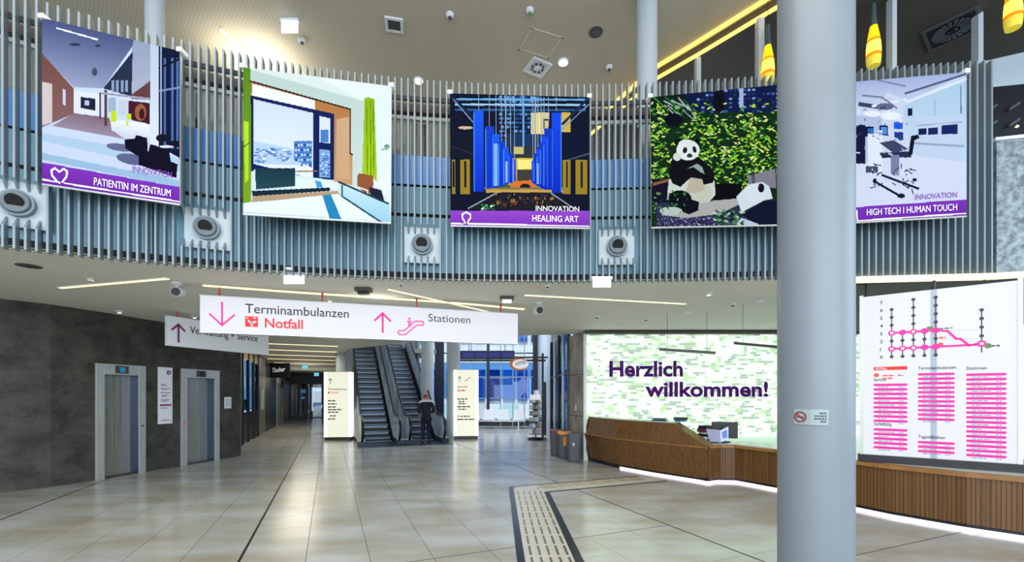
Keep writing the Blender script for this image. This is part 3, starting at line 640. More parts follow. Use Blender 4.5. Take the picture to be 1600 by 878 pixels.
def lift(s0, s1, label, lit):
    r_ = root('lift', label, 'elevator', W((s0+s1)/2, .1), 'lifts in the concrete wall')
    j = .16
    wbox(s0, s0+j, 0, 2.39, -.03, .34).build('frame', M_steel, r_, bevel=.004); wbox(s1-j, s1, 0, 2.39, -.03, .34).build('frame', M_steel, r_, bevel=.004)
    wbox(s0+j, s1-j, 2.17, 2.39, -.03, .34).build('frame', M_steel, r_, bevel=.004)
    m = (s0+s1)/2
    wbox(s0+j, m-.004, 0.01, 2.17, .2, .235).build('door_panel', M_steeld, r_); wbox(m+.004, s1-j, 0.01, 2.17, .2, .235).build('door_panel', M_steeld, r_)
    wbox(s1-j-.006, s1-j, 0, 2.17, -.02, .2).build('reveal', mat('reveal_steel', (70,84,104), .35, metal=.7), r_)
    wbox(s0+j, s1-j, 0, .012, -.02, .2).build('sill', M_vent, r_)
    d = wbox(m-.14, m+.12, 2.2, 2.36, -.045, -.03).build('display', M_vent, r_)
    wbox(m-.06, m+.05, 2.23, 2.33, -.05, -.045).build('screen', mat('lift_display'+str(lit), (30,110,150) if lit else (14,14,18), .3, emit=.6 if lit else 0), d)
    b = MB(); c = W(s1-j/2 if lit else s0+j/2, -.03, 1.05); b.tube([c, c - WN*.012], .022, 14); b.build('call_button', M_red if not lit else M_vent, r_)
lift(0, 1.0, 'left steel lift with blue display over its doors', True)
lift(1.85, 2.95, 'right steel lift with dark display beside the white paper notice', False)
# plinth light strip in front of curved wall
r_ = root('floor_socket', 'small white outlet box low at the left end of the concrete wall', 'outlet', (-9.35,7.75,0))
MB().ob((-9.5,7.5,0), (.13,.1,0), (-.04,.05,0), (0,0,.1)).build('box', M_white, r_)
MB().ob((-9.34,7.62,0), (.12,.09,0), (-.04,.05,0), (0,0,.1)).build('cover', M_black, r_)
# sign plate between the lifts
pl = Plane2(W(1.28, -.03, 2.42), WD, (0,0,1)); 
if pl.N.dot(-WN) < 0: pl.N = -pl.N
r_ = root('wall_sign', 'tall narrow white sign with purple disc and bar between the two lifts', 'sign', W(1.4, -.02, 1.1))
b = MB(); pl.rect(b, 0, .03, .34, 1.36, -.02, .022); b.build('plate', M_signd, r_)
b = MB(); pl.disc(b, .25, .15, .055, n=20); pl.rect(b, .03, .9, .31, .94); b.build('print', mat('sign_purple', (130,30,120), .5), r_)
b = MB(); pl.line(b, [(.27,.115),(.235,.15),(.27,.185)], .016, .006); b.build('arrow', M_white, r_)
b = MB()
for k, (x, y, wd) in enumerate(((.06,.42,.1),(.06,.45,.15),(.05,.52,.24),(.08,.55,.12),(.05,.62,.24),(.08,.68,.15),(.08,.71,.1),(.05,.79,.22),(.06,.82,.16),(.05,.98,.18),(.06,1.27,.24))): pl.dashes(b, x, y, wd, .014, k)
b.build('small_print', M_txt, r_)
pl = Plane2(W(3.12, -.012, 1.68), WD, (0,0,1)); pl.N = -WN
r_ = root('paper_notice', 'small white paper notice on the concrete wall right of the lifts', 'notice', W(3.25, -.01, 1.4))
b = MB(); pl.rect(b, 0, 0, .22, .31, -.01, .012); b.build('sheet', M_signw if 0 else M_signd, r_)
b = MB()
for k in range(8): pl.dashes(b, .03, .05+k*.028, .16, .007, k+40)
b.build('small_print', M_txt, r_)

# ================================================================== HANGING SIGNS
def arrow(pl, mb, x, y, h, wd, up=True, t=.035, d=.004):
    s = 1 if up else -1; y0, y1 = y+h/2*s, y-h/2*s
    pl.line(mb, [(x, y0), (x, y1)], t, d); pl.line(mb, [(x-wd/2, y1+wd/2*s), (x, y1), (x+wd/2, y1+wd/2*s)], t, d)
SL = V((-4.84, 6.85, 3.285)); SR = V((.11, 8.35, 3.27)); Ls = (SR-SL).length
pl = Plane2(SL, SR-SL, (0,0,1))
r_ = root('hanging_sign', 'long white lit overhead sign reading Terminambulanzen, Notfall and Stationen on red rods', 'sign', (SL+SR)/2 - V((0,0,.28)))
b = MB(); pl.rect(b, 0, 0, Ls, .565, -.09, .09); b.build('panel', M_signw, r_)
b = MB(); pl.rect(b, -.01, -.012, Ls+.01, 0, -.1, .11); pl.rect(b, -.01, .565, Ls+.01, .577, -.1, .11); b.build('frame', M_steel, r_)
for x in (.25, 1.75, 3.3, 4.85):
    p = pl.p(x, 0, -.045); MB().cyl(p, (p.x,p.y,ZS), .016, n=10).build('rod', M_rod, r_, smooth=True)
M_arr = mat('arrow_pink', (150,8,90), .5, emit=.75, ecol=(250,25,160)); M_arr2 = mat('arrow_purple', (130,40,110), .5)
b = MB(); arrow(pl, b, .3, .27, .36, .34, False, .026); b.build('arrow', M_arr, r_)
b = MB(); arrow(pl, b, 2.72, .29, .33, .26, True, .034); b.build('arrow', M_arr, r_)
U = V((0,0,1))
text('Terminambulanzen', pl.p(.62, .235, .004), pl.X, U, .145, M_txt, r_, width=1.55, bold=.006)
text('Notfall', pl.p(.9, .455, .004), pl.X, U, .15, M_red, r_, width=.56, bold=.016)
b = MB(); pl.rect(b, .62, .29, .8, .455); b.build('pictogram', M_red, r_)
b = MB(); pl.line(b, [(.67,.36),(.7,.4),(.77,.37)], .03, .007); pl.line(b, [(.7,.4),(.72,.44)], .025, .007); pl.disc(b, .65, .32, .013, .007); pl.line(b, [(.74,.315),(.77,.315)], .02, .007); b.build('pictogram', M_white, r_)
b = MB(); pts = [(3.0,.48),(3.1,.48),(3.3,.30),(3.4,.30),(3.42,.27),(3.4,.235),(3.27,.235),(3.08,.41),(3.0,.41),(2.975,.445),(3.0,.48)]
pl.line(b, pts, .024); pl.line(b, [(3.17,.24),(3.17,.33)], .04); pl.line(b, [(3.13,.245),(3.21,.245)], .02); pl.disc(b, 3.17, .195, .022); b.build('pictogram', mat('picto_pink', (150,40,96), .5, emit=.75, ecol=(250,90,170)), r_)
text('Stationen', pl.p(3.5, .225, .004), pl.X, U, .135, M_txt, r_, width=.76, bold=0)
# second sign
SL = V((-6.94, 8.9, 3.34)); SR = V((-6.06, 11.0, 3.33)); Ls = (SR-SL).length; pl = Plane2(SL, SR-SL, U)
r_ = root('hanging_sign', 'shorter grey-white overhead sign reading Verwaltung + Service, behind the long one', 'sign', (SL+SR)/2 - V((0,0,.3)))
b = MB(); pl.rect(b, 0, 0, Ls, .6, -.09, .09); b.build('panel', M_signd, r_)
p = pl.p(.2, 0, -.045); MB().cyl(p, (p.x,p.y,ZS), .018, n=10).build('rod', M_rod, r_); p = pl.p(2.0, 0, -.045); MB().cyl(p, (p.x,p.y,ZS), .018, n=10).build('rod', M_rod, r_)
b = MB(); arrow(pl, b, .2, .33, .36, .24, True, .04); b.build('arrow', M_arr2, r_)
text('Verwaltung + Service', pl.p(.42, .3, .004), pl.X, U, .15, M_txt, r_, width=1.55, bold=.004)

# ================================================================== CEILING FITTINGS
def exit_sign(p, wd, h, label, grp='exit sign boxes', mf=None):
    r_ = root('exit_sign', label, 'exit sign', p, grp); x, y, z = p
    MB().box(x-wd/2-.02, y-.04, z-.035, x+wd/2+.02, y+.04, z).build('housing', M_white, r_)
    MB().box(x-wd/2, y-.014, z-h, x+wd/2, y+.014, z-.035).build('sign_face', mf or M_exit, r_)
exit_sign((-3.06,6.2,ZS), .28, .15, 'bright exit sign box under the balcony above the word Terminambulanzen')
exit_sign((1.3,6.4,ZS), .26, .15, 'bright exit sign box under the balcony above the reception')
exit_sign((-4.0,7.95,ZC), .29, .24, 'bright exit sign box on the upper ceiling above the bedroom banner')
def small(kind, label, p, rad, h, m1, m2, grp, cat='detector'):
    r_ = root(kind, label, cat, p, grp); x, y, z = p
    MB().lathe([(rad,0),(rad,-h*.5),(rad*.6,-h)], p, 16).build('base', m1, r_, smooth=True)
    MB().lathe([(rad*.5,-h),(rad*.35,-h*1.4)], p, 12).build('lens', m2, r_, smooth=True)
sm = [((-3.0,5.95), 'tiny ceiling detector left of the lower exit sign'), ((-1.7,6.75), 'tiny ceiling detector between both signs under the balcony'), ((-6.2,6.5),'tiny ceiling detector above the lift wall near the left light line'), ((.55,6.85),'tiny ceiling detector right of the sign'),((1.85,9.6),'small ceiling detector above the concrete pier'),((3.0,9.9),'small ceiling detector over the willkommen wall'),((4.15,8.3),'white round ceiling fixture over the reception desk'),((-8.0,9.0),'small white ceiling spot over the left lift'),((-6.9,9.6),'small flat ceiling light above the second sign'),((3.3,7.4),'small ceiling detector beside the long light line')]
for i, ((x, y), lb) in enumerate(sm):
    small('ceiling_detector', lb, (x,y,ZS), .045 if i < 4 else .07, .035, M_white, M_vent if i < 7 else M_exit, 'small fittings in the lower ceiling')
for i, (px, py) in enumerate(((703,22),(828,15),(952,104),(472,62))):
    Y = (ZC-EYE)*F/(HY-py); small('ceiling_detector', ['small round detector left of centre on the upper ceiling','round detector with green tag at the top of the upper ceiling','small detector right of the bright spotlight','small detector beside the upper exit sign'][i], T(px,py,Y), .07, .06, M_white, M_green if i == 1 else M_vent, 'small fittings in the upper ceiling')
def camera(p, look, label):
    r_ = root('security_camera', label, 'camera', p, 'security cameras under the balcony'); p = V(p); l = V(look).normalized()
    MB().lathe([(.07,0),(.07,-.03),(.03,-.05)], p, 14).build('mount', M_white, r_, smooth=True); c = p + V((0,0,-.14))
    MB().cyl(p, c, .018).build('arm', M_white, r_)
    MB().tube([c - l*.14, c + l*.02, c + l*.04], [.07,.075,.068], 18).build('body', M_white, r_, smooth=True)
    MB().tube([c + l*.036, c + l*.045], .062, 18).build('lens', M_black, r_)
camera((-5.1,6.72,ZS), (.3,-1,-.2), 'round white security camera hanging at the end of the left light line')
camera((.5,8.2,ZS), (.3,-1,-.1), 'round white security camera right of the long overhead sign')
def beamer(px, py, label):
    Y = (ZS-.05-EYE)*F/(HY-py); p = T(px,py,Y); r_ = root('ceiling_sensor', label, 'sensor', (p.x,p.y,ZS), 'box sensors under the balcony')
    MB().box(p.x-.12,p.y-.08,ZS-.06,p.x+.12,p.y+.08,ZS).build('body', M_vent, r_); MB().box(p.x-.08,p.y-.05,ZS-.1,p.x+.08,p.y+.05,ZS-.06).build('lens', M_exit if px > 700 else M_black, r_)
beamer(568,455,'dark box sensor on the low ceiling above the long sign'); beamer(792,468,'grey box sensor with pale lens above the right end of the long sign')
# grey round speaker left
small('ceiling_speaker', 'flat grey ceiling speaker at the far left under the balcony', (-6.4,5.85,ZS), .13, .012, M_vent, M_vent, None, 'speaker')
Y = (ZC-EYE)*F/(HY-50); small('ceiling_speaker', 'grey round speaker on the upper ceiling left of the tall column', T(931,50,Y), .13, .02, M_vent, M_plast, None, 'speaker')
# spotlights
for i, (px, py) in enumerate(((880,96),(654,125))):
    Y = (ZC-EYE)*F/(HY-py); p = T(px,py,Y); r_ = root('spotlight', ['bright round spotlight on the upper ceiling above the blue banner','bright spotlight on the upper ceiling right of the bedroom banner'][i], 'lamp', p, 'spotlights in the upper ceiling')
    MB().lathe([(.11,0),(.11,-.03),(.09,-.03)], p, 20).build('ring', M_white, r_); MB().lathe([(.085,-.032),(.085,-.04)], p, 20).build('lamp_face', M_lamp, r_)
    l = bpy.data.lights.new('spotlight_lamp','SPOT'); l.energy = 120; l.spot_size = R(100); l.color = (1,.96,.88); o = bpy.data.objects.new('spotlight_lamp', l); COL.objects.link(o); o.parent = r_; o.location = (0,0,-.06)
def quad_vent(px, py, s, name, label, fan=False, z=ZC, dark=False, rz=.35):
    Y = (z-EYE)*F/(HY-py); p = T(px,py,Y); r_ = root(name, label, 'ceiling vent', p, rz=rz); X = V((math.cos(rz),math.sin(rz),0)); Yv = V((-X.y,X.x,0))
    mm = M_vent if dark else M_white
    for a_, b_, c_, d_ in ((-s,-s,2*s,.05),(-s,s-.05,2*s,.05),(-s,-s+.05,.05,2*s-.1),(s-.05,-s+.05,.05,2*s-.1)):
        MB().ob(p + X*a_ + Yv*b_ - V((0,0,.03)), X*c_, Yv*d_, (0,0,.03)).build('frame', mm, r_)
    MB().ob(p - X*(s-.05) - Yv*(s-.05) - V((0,0,.01)), X*(2*s-.1), Yv*(2*s-.1), (0,0,.009)).build('backing', M_black if not fan or dark else M_white, r_)
    if fan:
        n = 20 if dark else 8
        for k in range(n):
            t = 2*math.pi*k/n; d = X*math.cos(t)+Yv*math.sin(t); e = V((-d.y,d.x,0))
            MB().prism([p+d*.1-e*.012-V((0,0,.03)), p+d*(s-.09)-e*.03-V((0,0,.03)), p+d*(s-.09)+e*.03-V((0,0,.03)), p+d*.1+e*.012-V((0,0,.03))], (0,0,.012)).build('blade', M_black if not dark else M_plast, r_)
        MB().lathe([(.07,-.03),(.05,-.045)], p, 12).build('hub', M_white if not dark else M_black, r_)
    else:
        for k in range(7): MB().ob(p - X*(s-.05) + Yv*(-s+.09+k*(2*s-.16)/7) - V((0,0,.025)), X*(2*s-.1), Yv*.025, (0,0,.012)).build('slat', M_vent, r_)
quad_vent(616,38,.16,'ceiling_grille','square dark grille with pale frame on the upper ceiling', rz=.2)
quad_vent(840,105,.22,'swirl_diffuser','pale square diffuser with black swirl blades beside the bright spotlight', True, rz=.5)
quad_vent(1488,46,.36,'swirl_diffuser','large dark square swirl diffuser in the dark ceiling at the right', True, ZC-.22, True, rz=-.9)
# access hatch outline
r_ = root('access_hatch', 'square access hatch outlined on the upper ceiling above the swirl diffuser', 'hatch', T(846,65,(ZC-EYE)*F/552))
cs = [T(px,py,(ZC-EYE)*F/(HY-py)) for px, py in ((830,42),(880,58),(857,91),(810,77))]
c = sum(cs, V())/4
for a_, b_ in zip(cs, cs[1:]+cs[:1]):
    d = (b_-a_).normalized(); n = V((-d.y,d.x,0)); MB().ob(a_ - V((0,0,.012)), b_-a_, n*.03, (0,0,.01)).build('frame', mat('hatch_edge', (206,196,160), .6), r_)
MB().prism([a_.lerp(c,.06)-V((0,0,.006)) for a_ in cs], (0,0,.005)).build('panel', M_ceil, r_)

# ================================================================== COLUMNS AND POSTS
def column(name, label, x, y, r, z0, z1, grp=None, n=48, base=True):
    M_c = M_column2 if grp or z0 > 1 else M_column
    r_ = root(name, label, 'column', (x,y,z0), grp)
    MB().lathe([(r,0),(r,z1-z0)], (x,y,z0), n).build('shaft', M_c, r_, smooth=True)
    if base: MB().lathe([(r+.012,0),(r+.012,.05),(r+.001,.055)], (x,y,z0), n).build('foot_ring', M_steel, r_, smooth=True)
    return r_
column('round_column', 'massive pale round column in front of the reception, carrying a no smoking sign', 2.565, 3.74, .275, 0, ZC)
column('round_column', 'slim pale round column behind the slats left of the panda banner', 2.27, 7.42, .165, 4.3, ZC, 'pale round columns on the upper level')
column('round_column', 'slim pale round column rising above the first banner', -5.5, 6.8, .125, 4.3, ZC, 'pale round columns on the upper level')
column('round_column', 'pale round column standing just right of the escalators', -3.62, 18.9, .27, 0, ZC, 'pale columns near the escalators')
column('round_column', 'pale round column right behind the right light box', -2.38, 17.95, .27, 0, ZC, 'pale columns near the escalators')
column('round_column', 'pale column rising behind the left light box', -7.0, 18.3, .28, 0, ZS, 'pale columns near the escalators')
for i, (px, Y, wd) in enumerate(((1090,8.6,.085),(1187,7.7,.1),(1393,7.3,.075),(1527,7.6,.085))):
    p = T(px, 100, Y); r_ = root('steel_post', 'slender pale post ' + ['left of the big column, under the gold light line','close to the left edge of the big column','right of the big column above the white theatre banner','above the right end of the slatted balcony'][i], 'post', (p.x,p.y,4.3), 'slender posts of the upper glazing')
    MB().box(p.x-wd/2, p.y-.06, 4.3, p.x+wd/2, p.y+.06, ZC-.22).build('profile', M_column2, r_)
    MB().box(p.x+wd/2, p.y-.03, 4.3, p.x+wd/2+.03, p.y+.03, ZC-.22).build('gasket', M_black, r_)
# pendants
M_shade = mat('amber_glass', (255,190,20), .15, emit=.9, ecol=(255,200,20)); M_shade2 = mat('amber_glass_hot', (255,236,90), .15, emit=1.25, ecol=(255,232,80)); M_shade3 = mat('amber_glass_rim', (206,190,60), .2, emit=.55, ecol=(206,190,60)); M_shade4 = mat('amber_glass_orange', (236,130,10), .2, emit=.65, ecol=(236,130,10))
M_stem = mat('pendant_stem', (60,84,88), .3)
for i, (px, py, Y) in enumerate(((1365,104,7.05),(1583,45,6.35),(1200,131,7.5))):
    p = T(px, py, Y); r_ = root('glass_pendant', ['amber glass pendant lamp hanging just right of the big column','amber glass pendant lamp in the top right corner','amber glass pendant lamp half hidden at the left edge of the big column'][i], 'pendant lamp', p, 'amber glass pendants')
    MB().lathe([(.084,0),(.095,.06),(.1,.14)], p, 24).build('shade_rim', M_shade3, r_, smooth=True)
    MB().lathe([(.1,.14),(.1,.19)], p, 24).build('shade_band', M_shade4, r_, smooth=True)
    MB().lathe([(.1,.19),(.098,.28),(.09,.38)], p, 24).build('shade', M_shade2, r_, smooth=True)
    MB().lathe([(.09,.38),(.086,.42)], p, 24).build('shade_band', M_shade4, r_, smooth=True)
    MB().lathe([(.086,.42),(.07,.52),(.05,.64)], p, 24).build('shade', M_shade, r_, smooth=True)
    MB().lathe([(.05,.64),(.035,.8),(.03,1.0)], p, 16).build('stem', M_stem, r_, smooth=True)
    MB().cyl(p+V((0,0,1.0)), (p.x,p.y,ZC-(.22 if i < 2 else 0)), .006, n=6).build('cable', M_black, r_)
# terrazzo parapet and right background
r_ = sroot('wall_right')
p0 = AP(6.5, .0)
MB().poly([(6.53,5.95),(12,4.7),(12,4.95),(6.6,6.2)], 3.38, 5.16).build('terrazzo_panel', M_terr, r_)
MB().poly([(6.50,5.93),(12,4.66),(12,5.0),(6.56,6.24)], 5.16, 5.2).build('coping', M_white, r_)
MB().poly([(8.2,8.4),(14,7.4),(14,7.9),(8.3,8.9)], 4.3, 7.5).build('dark_glazing', M_black, r_)
MB().poly([(6.9,10.2),(14,9.2),(14,9.4),(6.9,10.4)], 4.3, 11.5).build('rear_wall', mat('pale_blue_wall', (150,166,172), .6), r_)
for i, x in enumerate((8.7, 9.15, 9.6)):
    MB().tube([(x,9.3,7.0),(x+.03,9.3,7.6),(x+.1,9.35,8.3)], .05, 6).build('frame', M_black, r_)
r_ = root('glazing_reflections', 'small warm lamp reflections in the dark glazing beyond the terrazzo parapet', 'lamp', (9.2,8.1,6.2))
for (x, z, s) in ((9.15,6.6,.03),(9.45,6.15,.05),(8.75,5.9,.022),(9.8,6.8,.03),(9.3,5.7,.02)): MB().lathe([(s*.2,s),(s,0),(s*.3,-s*.6)], (x,8.0-(x-9.15)*.17,z), 10).build('lamp', M_led, r_)  # reflections in the glass built as small glowing shapes
for j in range(6):
    for k in range(5): MB().ob((8.5+k*.35, 8.28-k*.06, 5.5+j*.3), (.16,-.03,.1), (0,.03,0), (0,0,.05)).build('louvre', M_plast, r_)

# ================================================================== ESCALATORS
def escalator(u0, label):
    r_ = root('escalator', label, 'escalator', G(u0+.78, 15.4), 'escalators')
    SLP = .577; v0 = 17.0; N = 22
    zz = lambda v: max(0, (v-v0)*SLP)
    ex = lambda u, v, z, U_, V_, Z_: MB().ob(G(u,v,z), PU*U_, PV*V_, (0,0,Z_))
    ex(u0-.02, 15.15, .001, 1.59, 1.3, .02).build('floor_plate', mat('floor_plate', (70,82,94), .35, metal=.7), r_)
    for k in range(14): pass
    for i in range(N):
        v = 16.45 + .4*i; z = [.02, .05, .16][i] if i < 3 else .16+.2+(i-3)*.231
        zp = [.0, .02, .05, .16][i] if i < 4 else z-.231
        st = MB().ob(G(u0+.27,v,z-.035), PU*1.01, PV*.4, (0,0,.035)).build('step', M_stepd, r_)
        if z-zp > .03:
            b = MB(); h = z-.035-zp
            b.ob(G(u0+.32,v+.012,zp+h*.5), PU*.91, PV*.02, (0,0,h*.34)); MB().ob(G(u0+.28,v+.03,zp), PU*.99, PV*.02, (0,0,h)).build('step_gap', M_black, st); b.build('riser', M_step, st)
            MB().ob(G(u0+.28,v-.004,z-.02), PU*.99, PV*.012, (0,0,.018)).build('nosing', mat('nosing', (128,150,170), .35, metal=.6), st)
    vt = v0 + 4.3/SLP
    for side, u in enumerate((u0+.13, u0+1.36)):
        iu = .06
        # balustrade panel profile in (v, z)
        prof = [(16.0,.14),(15.72,.3),(15.62,.5),(15.68,.74),(15.9,.9),(16.9,.92)] + [(vt,.92+zz(vt)),(vt,.12+zz(vt)),(v0,.12)]
        MB().prism([G(u+.01,v,z) for v,z in prof], PU*.03).build('balustrade_panel', M_chrome, r_)
        hp = [(16.1,.1),(15.75,.17),(15.58,.38),(15.54,.6),(15.65,.83),(15.9,.98),(16.3,1.0),(16.9,1.0)] + [(v0+k, 1.0+zz(v0+k)) for k in (1,3,5,7)] + [(vt,1.0+zz(vt))]
        MB().tube([G(u+.025,v,z) for v,z in hp], .042, 8).build('handrail', M_rubber, r_, smooth=True)
        MB().tube([G(u+.025,v,z-.055) for v,z in hp[3:]], .028, 6).build('handrail_guide', M_steel, r_, smooth=True)
        # skirt and deck
        ks = [(15.75,0),(15.75,.16),(16.9,.2)] + [(vt,.2+zz(vt)),(vt,zz(vt)-.3),(v0+.4,0)]
        wdk = .22
        uu = u0-.02 if side == 0 else u0+1.3
        MB().prism([G(uu+.02,v,z) for v,z in ks], PU*(wdk+.03)).build('skirt', mat('skirt_dark', (40,48,60), .3, metal=.5), r_)
        dk_ = [(15.8,.17),(16.9,.205),(vt,.205+zz(vt))]; b = MB()
        for (va,za),(vb_,zb) in zip(dk_, dk_[1:]): b.prism([G(uu+.02,va,za),G(uu+.02+wdk+.03,va,za),G(uu+.02+wdk+.03,vb_,zb),G(uu+.02,vb_,zb)], (0,0,.012))
        b.build('deck', M_steel, r_)
    MB().prism([G(u0,v,z) for v,z in [(v0+.8,.02),(vt,zz(vt)-.1),(vt,zz(vt)-1.0),(v0+2.4,.02)]], PU*1.55).build('truss_cladding', M_vent, r_)
    return r_
e1 = escalator(.86, 'left escalator with black handrails and dark empty steps')
e2 = escalator(2.44, 'right escalator which the person in dark clothes is boarding')
MB().ob(G(-.5,24.5,4.05), PU*6, PV*3.5, (0,0,.25)).build('floor', mat('upper_floor', (120,118,110), .6), None, kind='structure')

# ================================================================== PERSON
def skin_body(name, J, E, m, parent, rootj=0, sub=2):
    me = bpy.data.meshes.new(name); iv = wm(parent).inverted(); bm = bmesh.new(); ly = bm.verts.layers.skin.verify()
    vs = []
    for i, j in enumerate(J):
        v = bm.verts.new(iv @ V(j[0])); r = j[1] if isinstance(j[1], tuple) else (j[1], j[1]); v[ly].radius = r; v[ly].use_root = (i == rootj); vs.append(v)
    for a_, b_ in E: bm.edges.new((vs[a_], vs[b_]))
    bm.to_mesh(me); bm.free(); o = bpy.data.objects.new(name, me); COL.objects.link(o); o.parent = parent
    s = o.modifiers.new('skin', 'SKIN'); s.use_smooth_shade = True; o.modifiers.new('sub', 'SUBSURF').levels = sub; o.modifiers['sub'].render_levels = sub
    me.materials.append(m); return o
PC = G(3.2, 15.85, .022)
def Q(x, y, z): return PC + PU*x + PV*y + V((0,0,z))
pr = root('person', 'person from behind in dark navy jacket with pale shoulder stripe at the right escalator', 'person', PC)
skn = mat('skin', (196,140,112), .5); navy = mat('navy_cloth', (20,26,46), .8); navy2 = mat('trouser_cloth', (14,22,52), .8); hairm = mat('auburn_hair', (150,70,34), .7)
J = [((Q(0,0,.95)),(.1,.08)),(Q(0,0,1.12),(.12,.09)),(Q(0,.02,1.3),(.15,.1)),(Q(0,.03,1.43),(.13,.09)),(Q(0,.06,1.52),.05),(Q(0,.1,1.60),.075),(Q(0,.12,1.68),.085),(Q(0,.12,1.745),.05)]
E = [(0,1),(1,2),(2,3),(3,4),(4,5),(5,6),(6,7)]
for s in (-1, 1):
    n = len(J); J += [(Q(.18*s,.03,1.43),.055),(Q(.26*s,-.02,1.17),.042),(Q(.2*s,.2,1.04),.03),(Q(.19*s,.24,1.01),.032),(Q(.18*s,.27,.98),.03)]
    E += [(3,n),(n,n+1),(n+1,n+2),(n+2,n+3),(n+3,n+4)]
    for k, (dx, ln) in enumerate(((-.028,.07),(-.009,.08),(.01,.075),(.028,.06))):
        m_ = len(J); J += [(Q(.175*s+dx,.29,.955),.009),(Q(.175*s+dx,.285,.955-ln*.6),.0085),(Q(.175*s+dx*.9,.265,.955-ln),.008)]; E += [(n+4,m_),(m_,m_+1),(m_+1,m_+2)]
    m_ = len(J); J += [(Q(.15*s,.26,.99),.01),(Q(.14*s,.27,.95),.009)]; E += [(n+3,m_),(m_,m_+1)]
    n = len(J); st = .0 if s < 0 else .06
    J += [(Q(.1*s,0,.88),.085),(Q(.11*s,.04+st,.5),.06),(Q(.115*s,-.02+st,.1),.042),(Q(.12*s,.08+st,.045),.04),(Q(.125*s,.17+st,.04),.034)]
    E += [(0,n),(n,n+1),(n+1,n+2),(n+2,n+3),(n+3,n+4)]
skin_body('body', J, E, skn, pr)
# jacket
J = [(Q(0,0,.8),(.17,.13)),(Q(0,0,.93),(.19,.145)),(Q(0,0,1.05),(.17,.13)),(Q(0,.01,1.25),(.19,.14)),(Q(0,.02,1.42),(.17,.12)),(Q(0,.05,1.5),.075)]
E = [(0,1),(1,2),(2,3),(3,4),(4,5)]
for s in (-1, 1):
    n = len(J); J += [(Q(.2*s,.03,1.43),.08),(Q(.285*s,-.02,1.17),.068),(Q(.21*s,.16,1.06),.048)]; E += [(4,n),(n,n+1),(n+1,n+2)]
jk = skin_body('jacket', J, E, navy, pr)
J = [(Q(0,0,.93),(.15,.12))]; E = []
for s in (-1, 1):
    n = len(J); st = .0 if s < 0 else .06
    J += [(Q(.1*s,0,.84),.105),(Q(.115*s,.04+st,.5),.082),(Q(.12*s,-.02+st,.08),.068)]; E += [(0,n),(n,n+1),(n+1,n+2)]
skin_body('trousers', J, E, navy2, pr)
for s in (-1, 1):
    st = .0 if s < 0 else .06
    skin_body('shoe', [(Q(.12*s,-.05+st,.05),.05),(Q(.12*s,.08+st,.045),.05),(Q(.125*s,.2+st,.04),.042)], [(0,1),(1,2)], M_black, pr)
skin_body('hair', [(Q(0,.07,1.6),.07),(Q(0,.085,1.68),.095),(Q(0,.11,1.73),.075)], [(0,1),(1,2)], hairm, pr)
b = MB(); b.tube([Q(-.27,-.02,1.44),Q(-.16,-.09,1.5),Q(0,-.1,1.5),Q(.16,-.09,1.5),Q(.27,-.02,1.44)], [.03,.04,.04,.04,.03], 8); b.build('shoulder_stripe', M_white, pr, smooth=True)
for s in (-1,1):   # ears, face
    MB().lathe([(.004,-.03),(.018,-.015),(.02,.01),(.006,.03)], tuple(Q(.088*s,.11,1.65)), 8).build('ear', skn, pr, smooth=True)
    MB().lathe([(.002,-.012),(.012,0),(.002,.012)], tuple(Q(.034*s,.195,1.66)), 8).build('eye', M_white, pr, smooth=True)
MB().prism([Q(-.013,.19,1.62),Q(.013,.19,1.62),Q(0,.225,1.622),Q(0,.19,1.67)], PU*.001).build('nose', skn, pr); MB().ob(Q(-.025,.185,1.59), PU*.05, PV*.012, (0,0,.008)).build('mouth', M_plastr, pr)

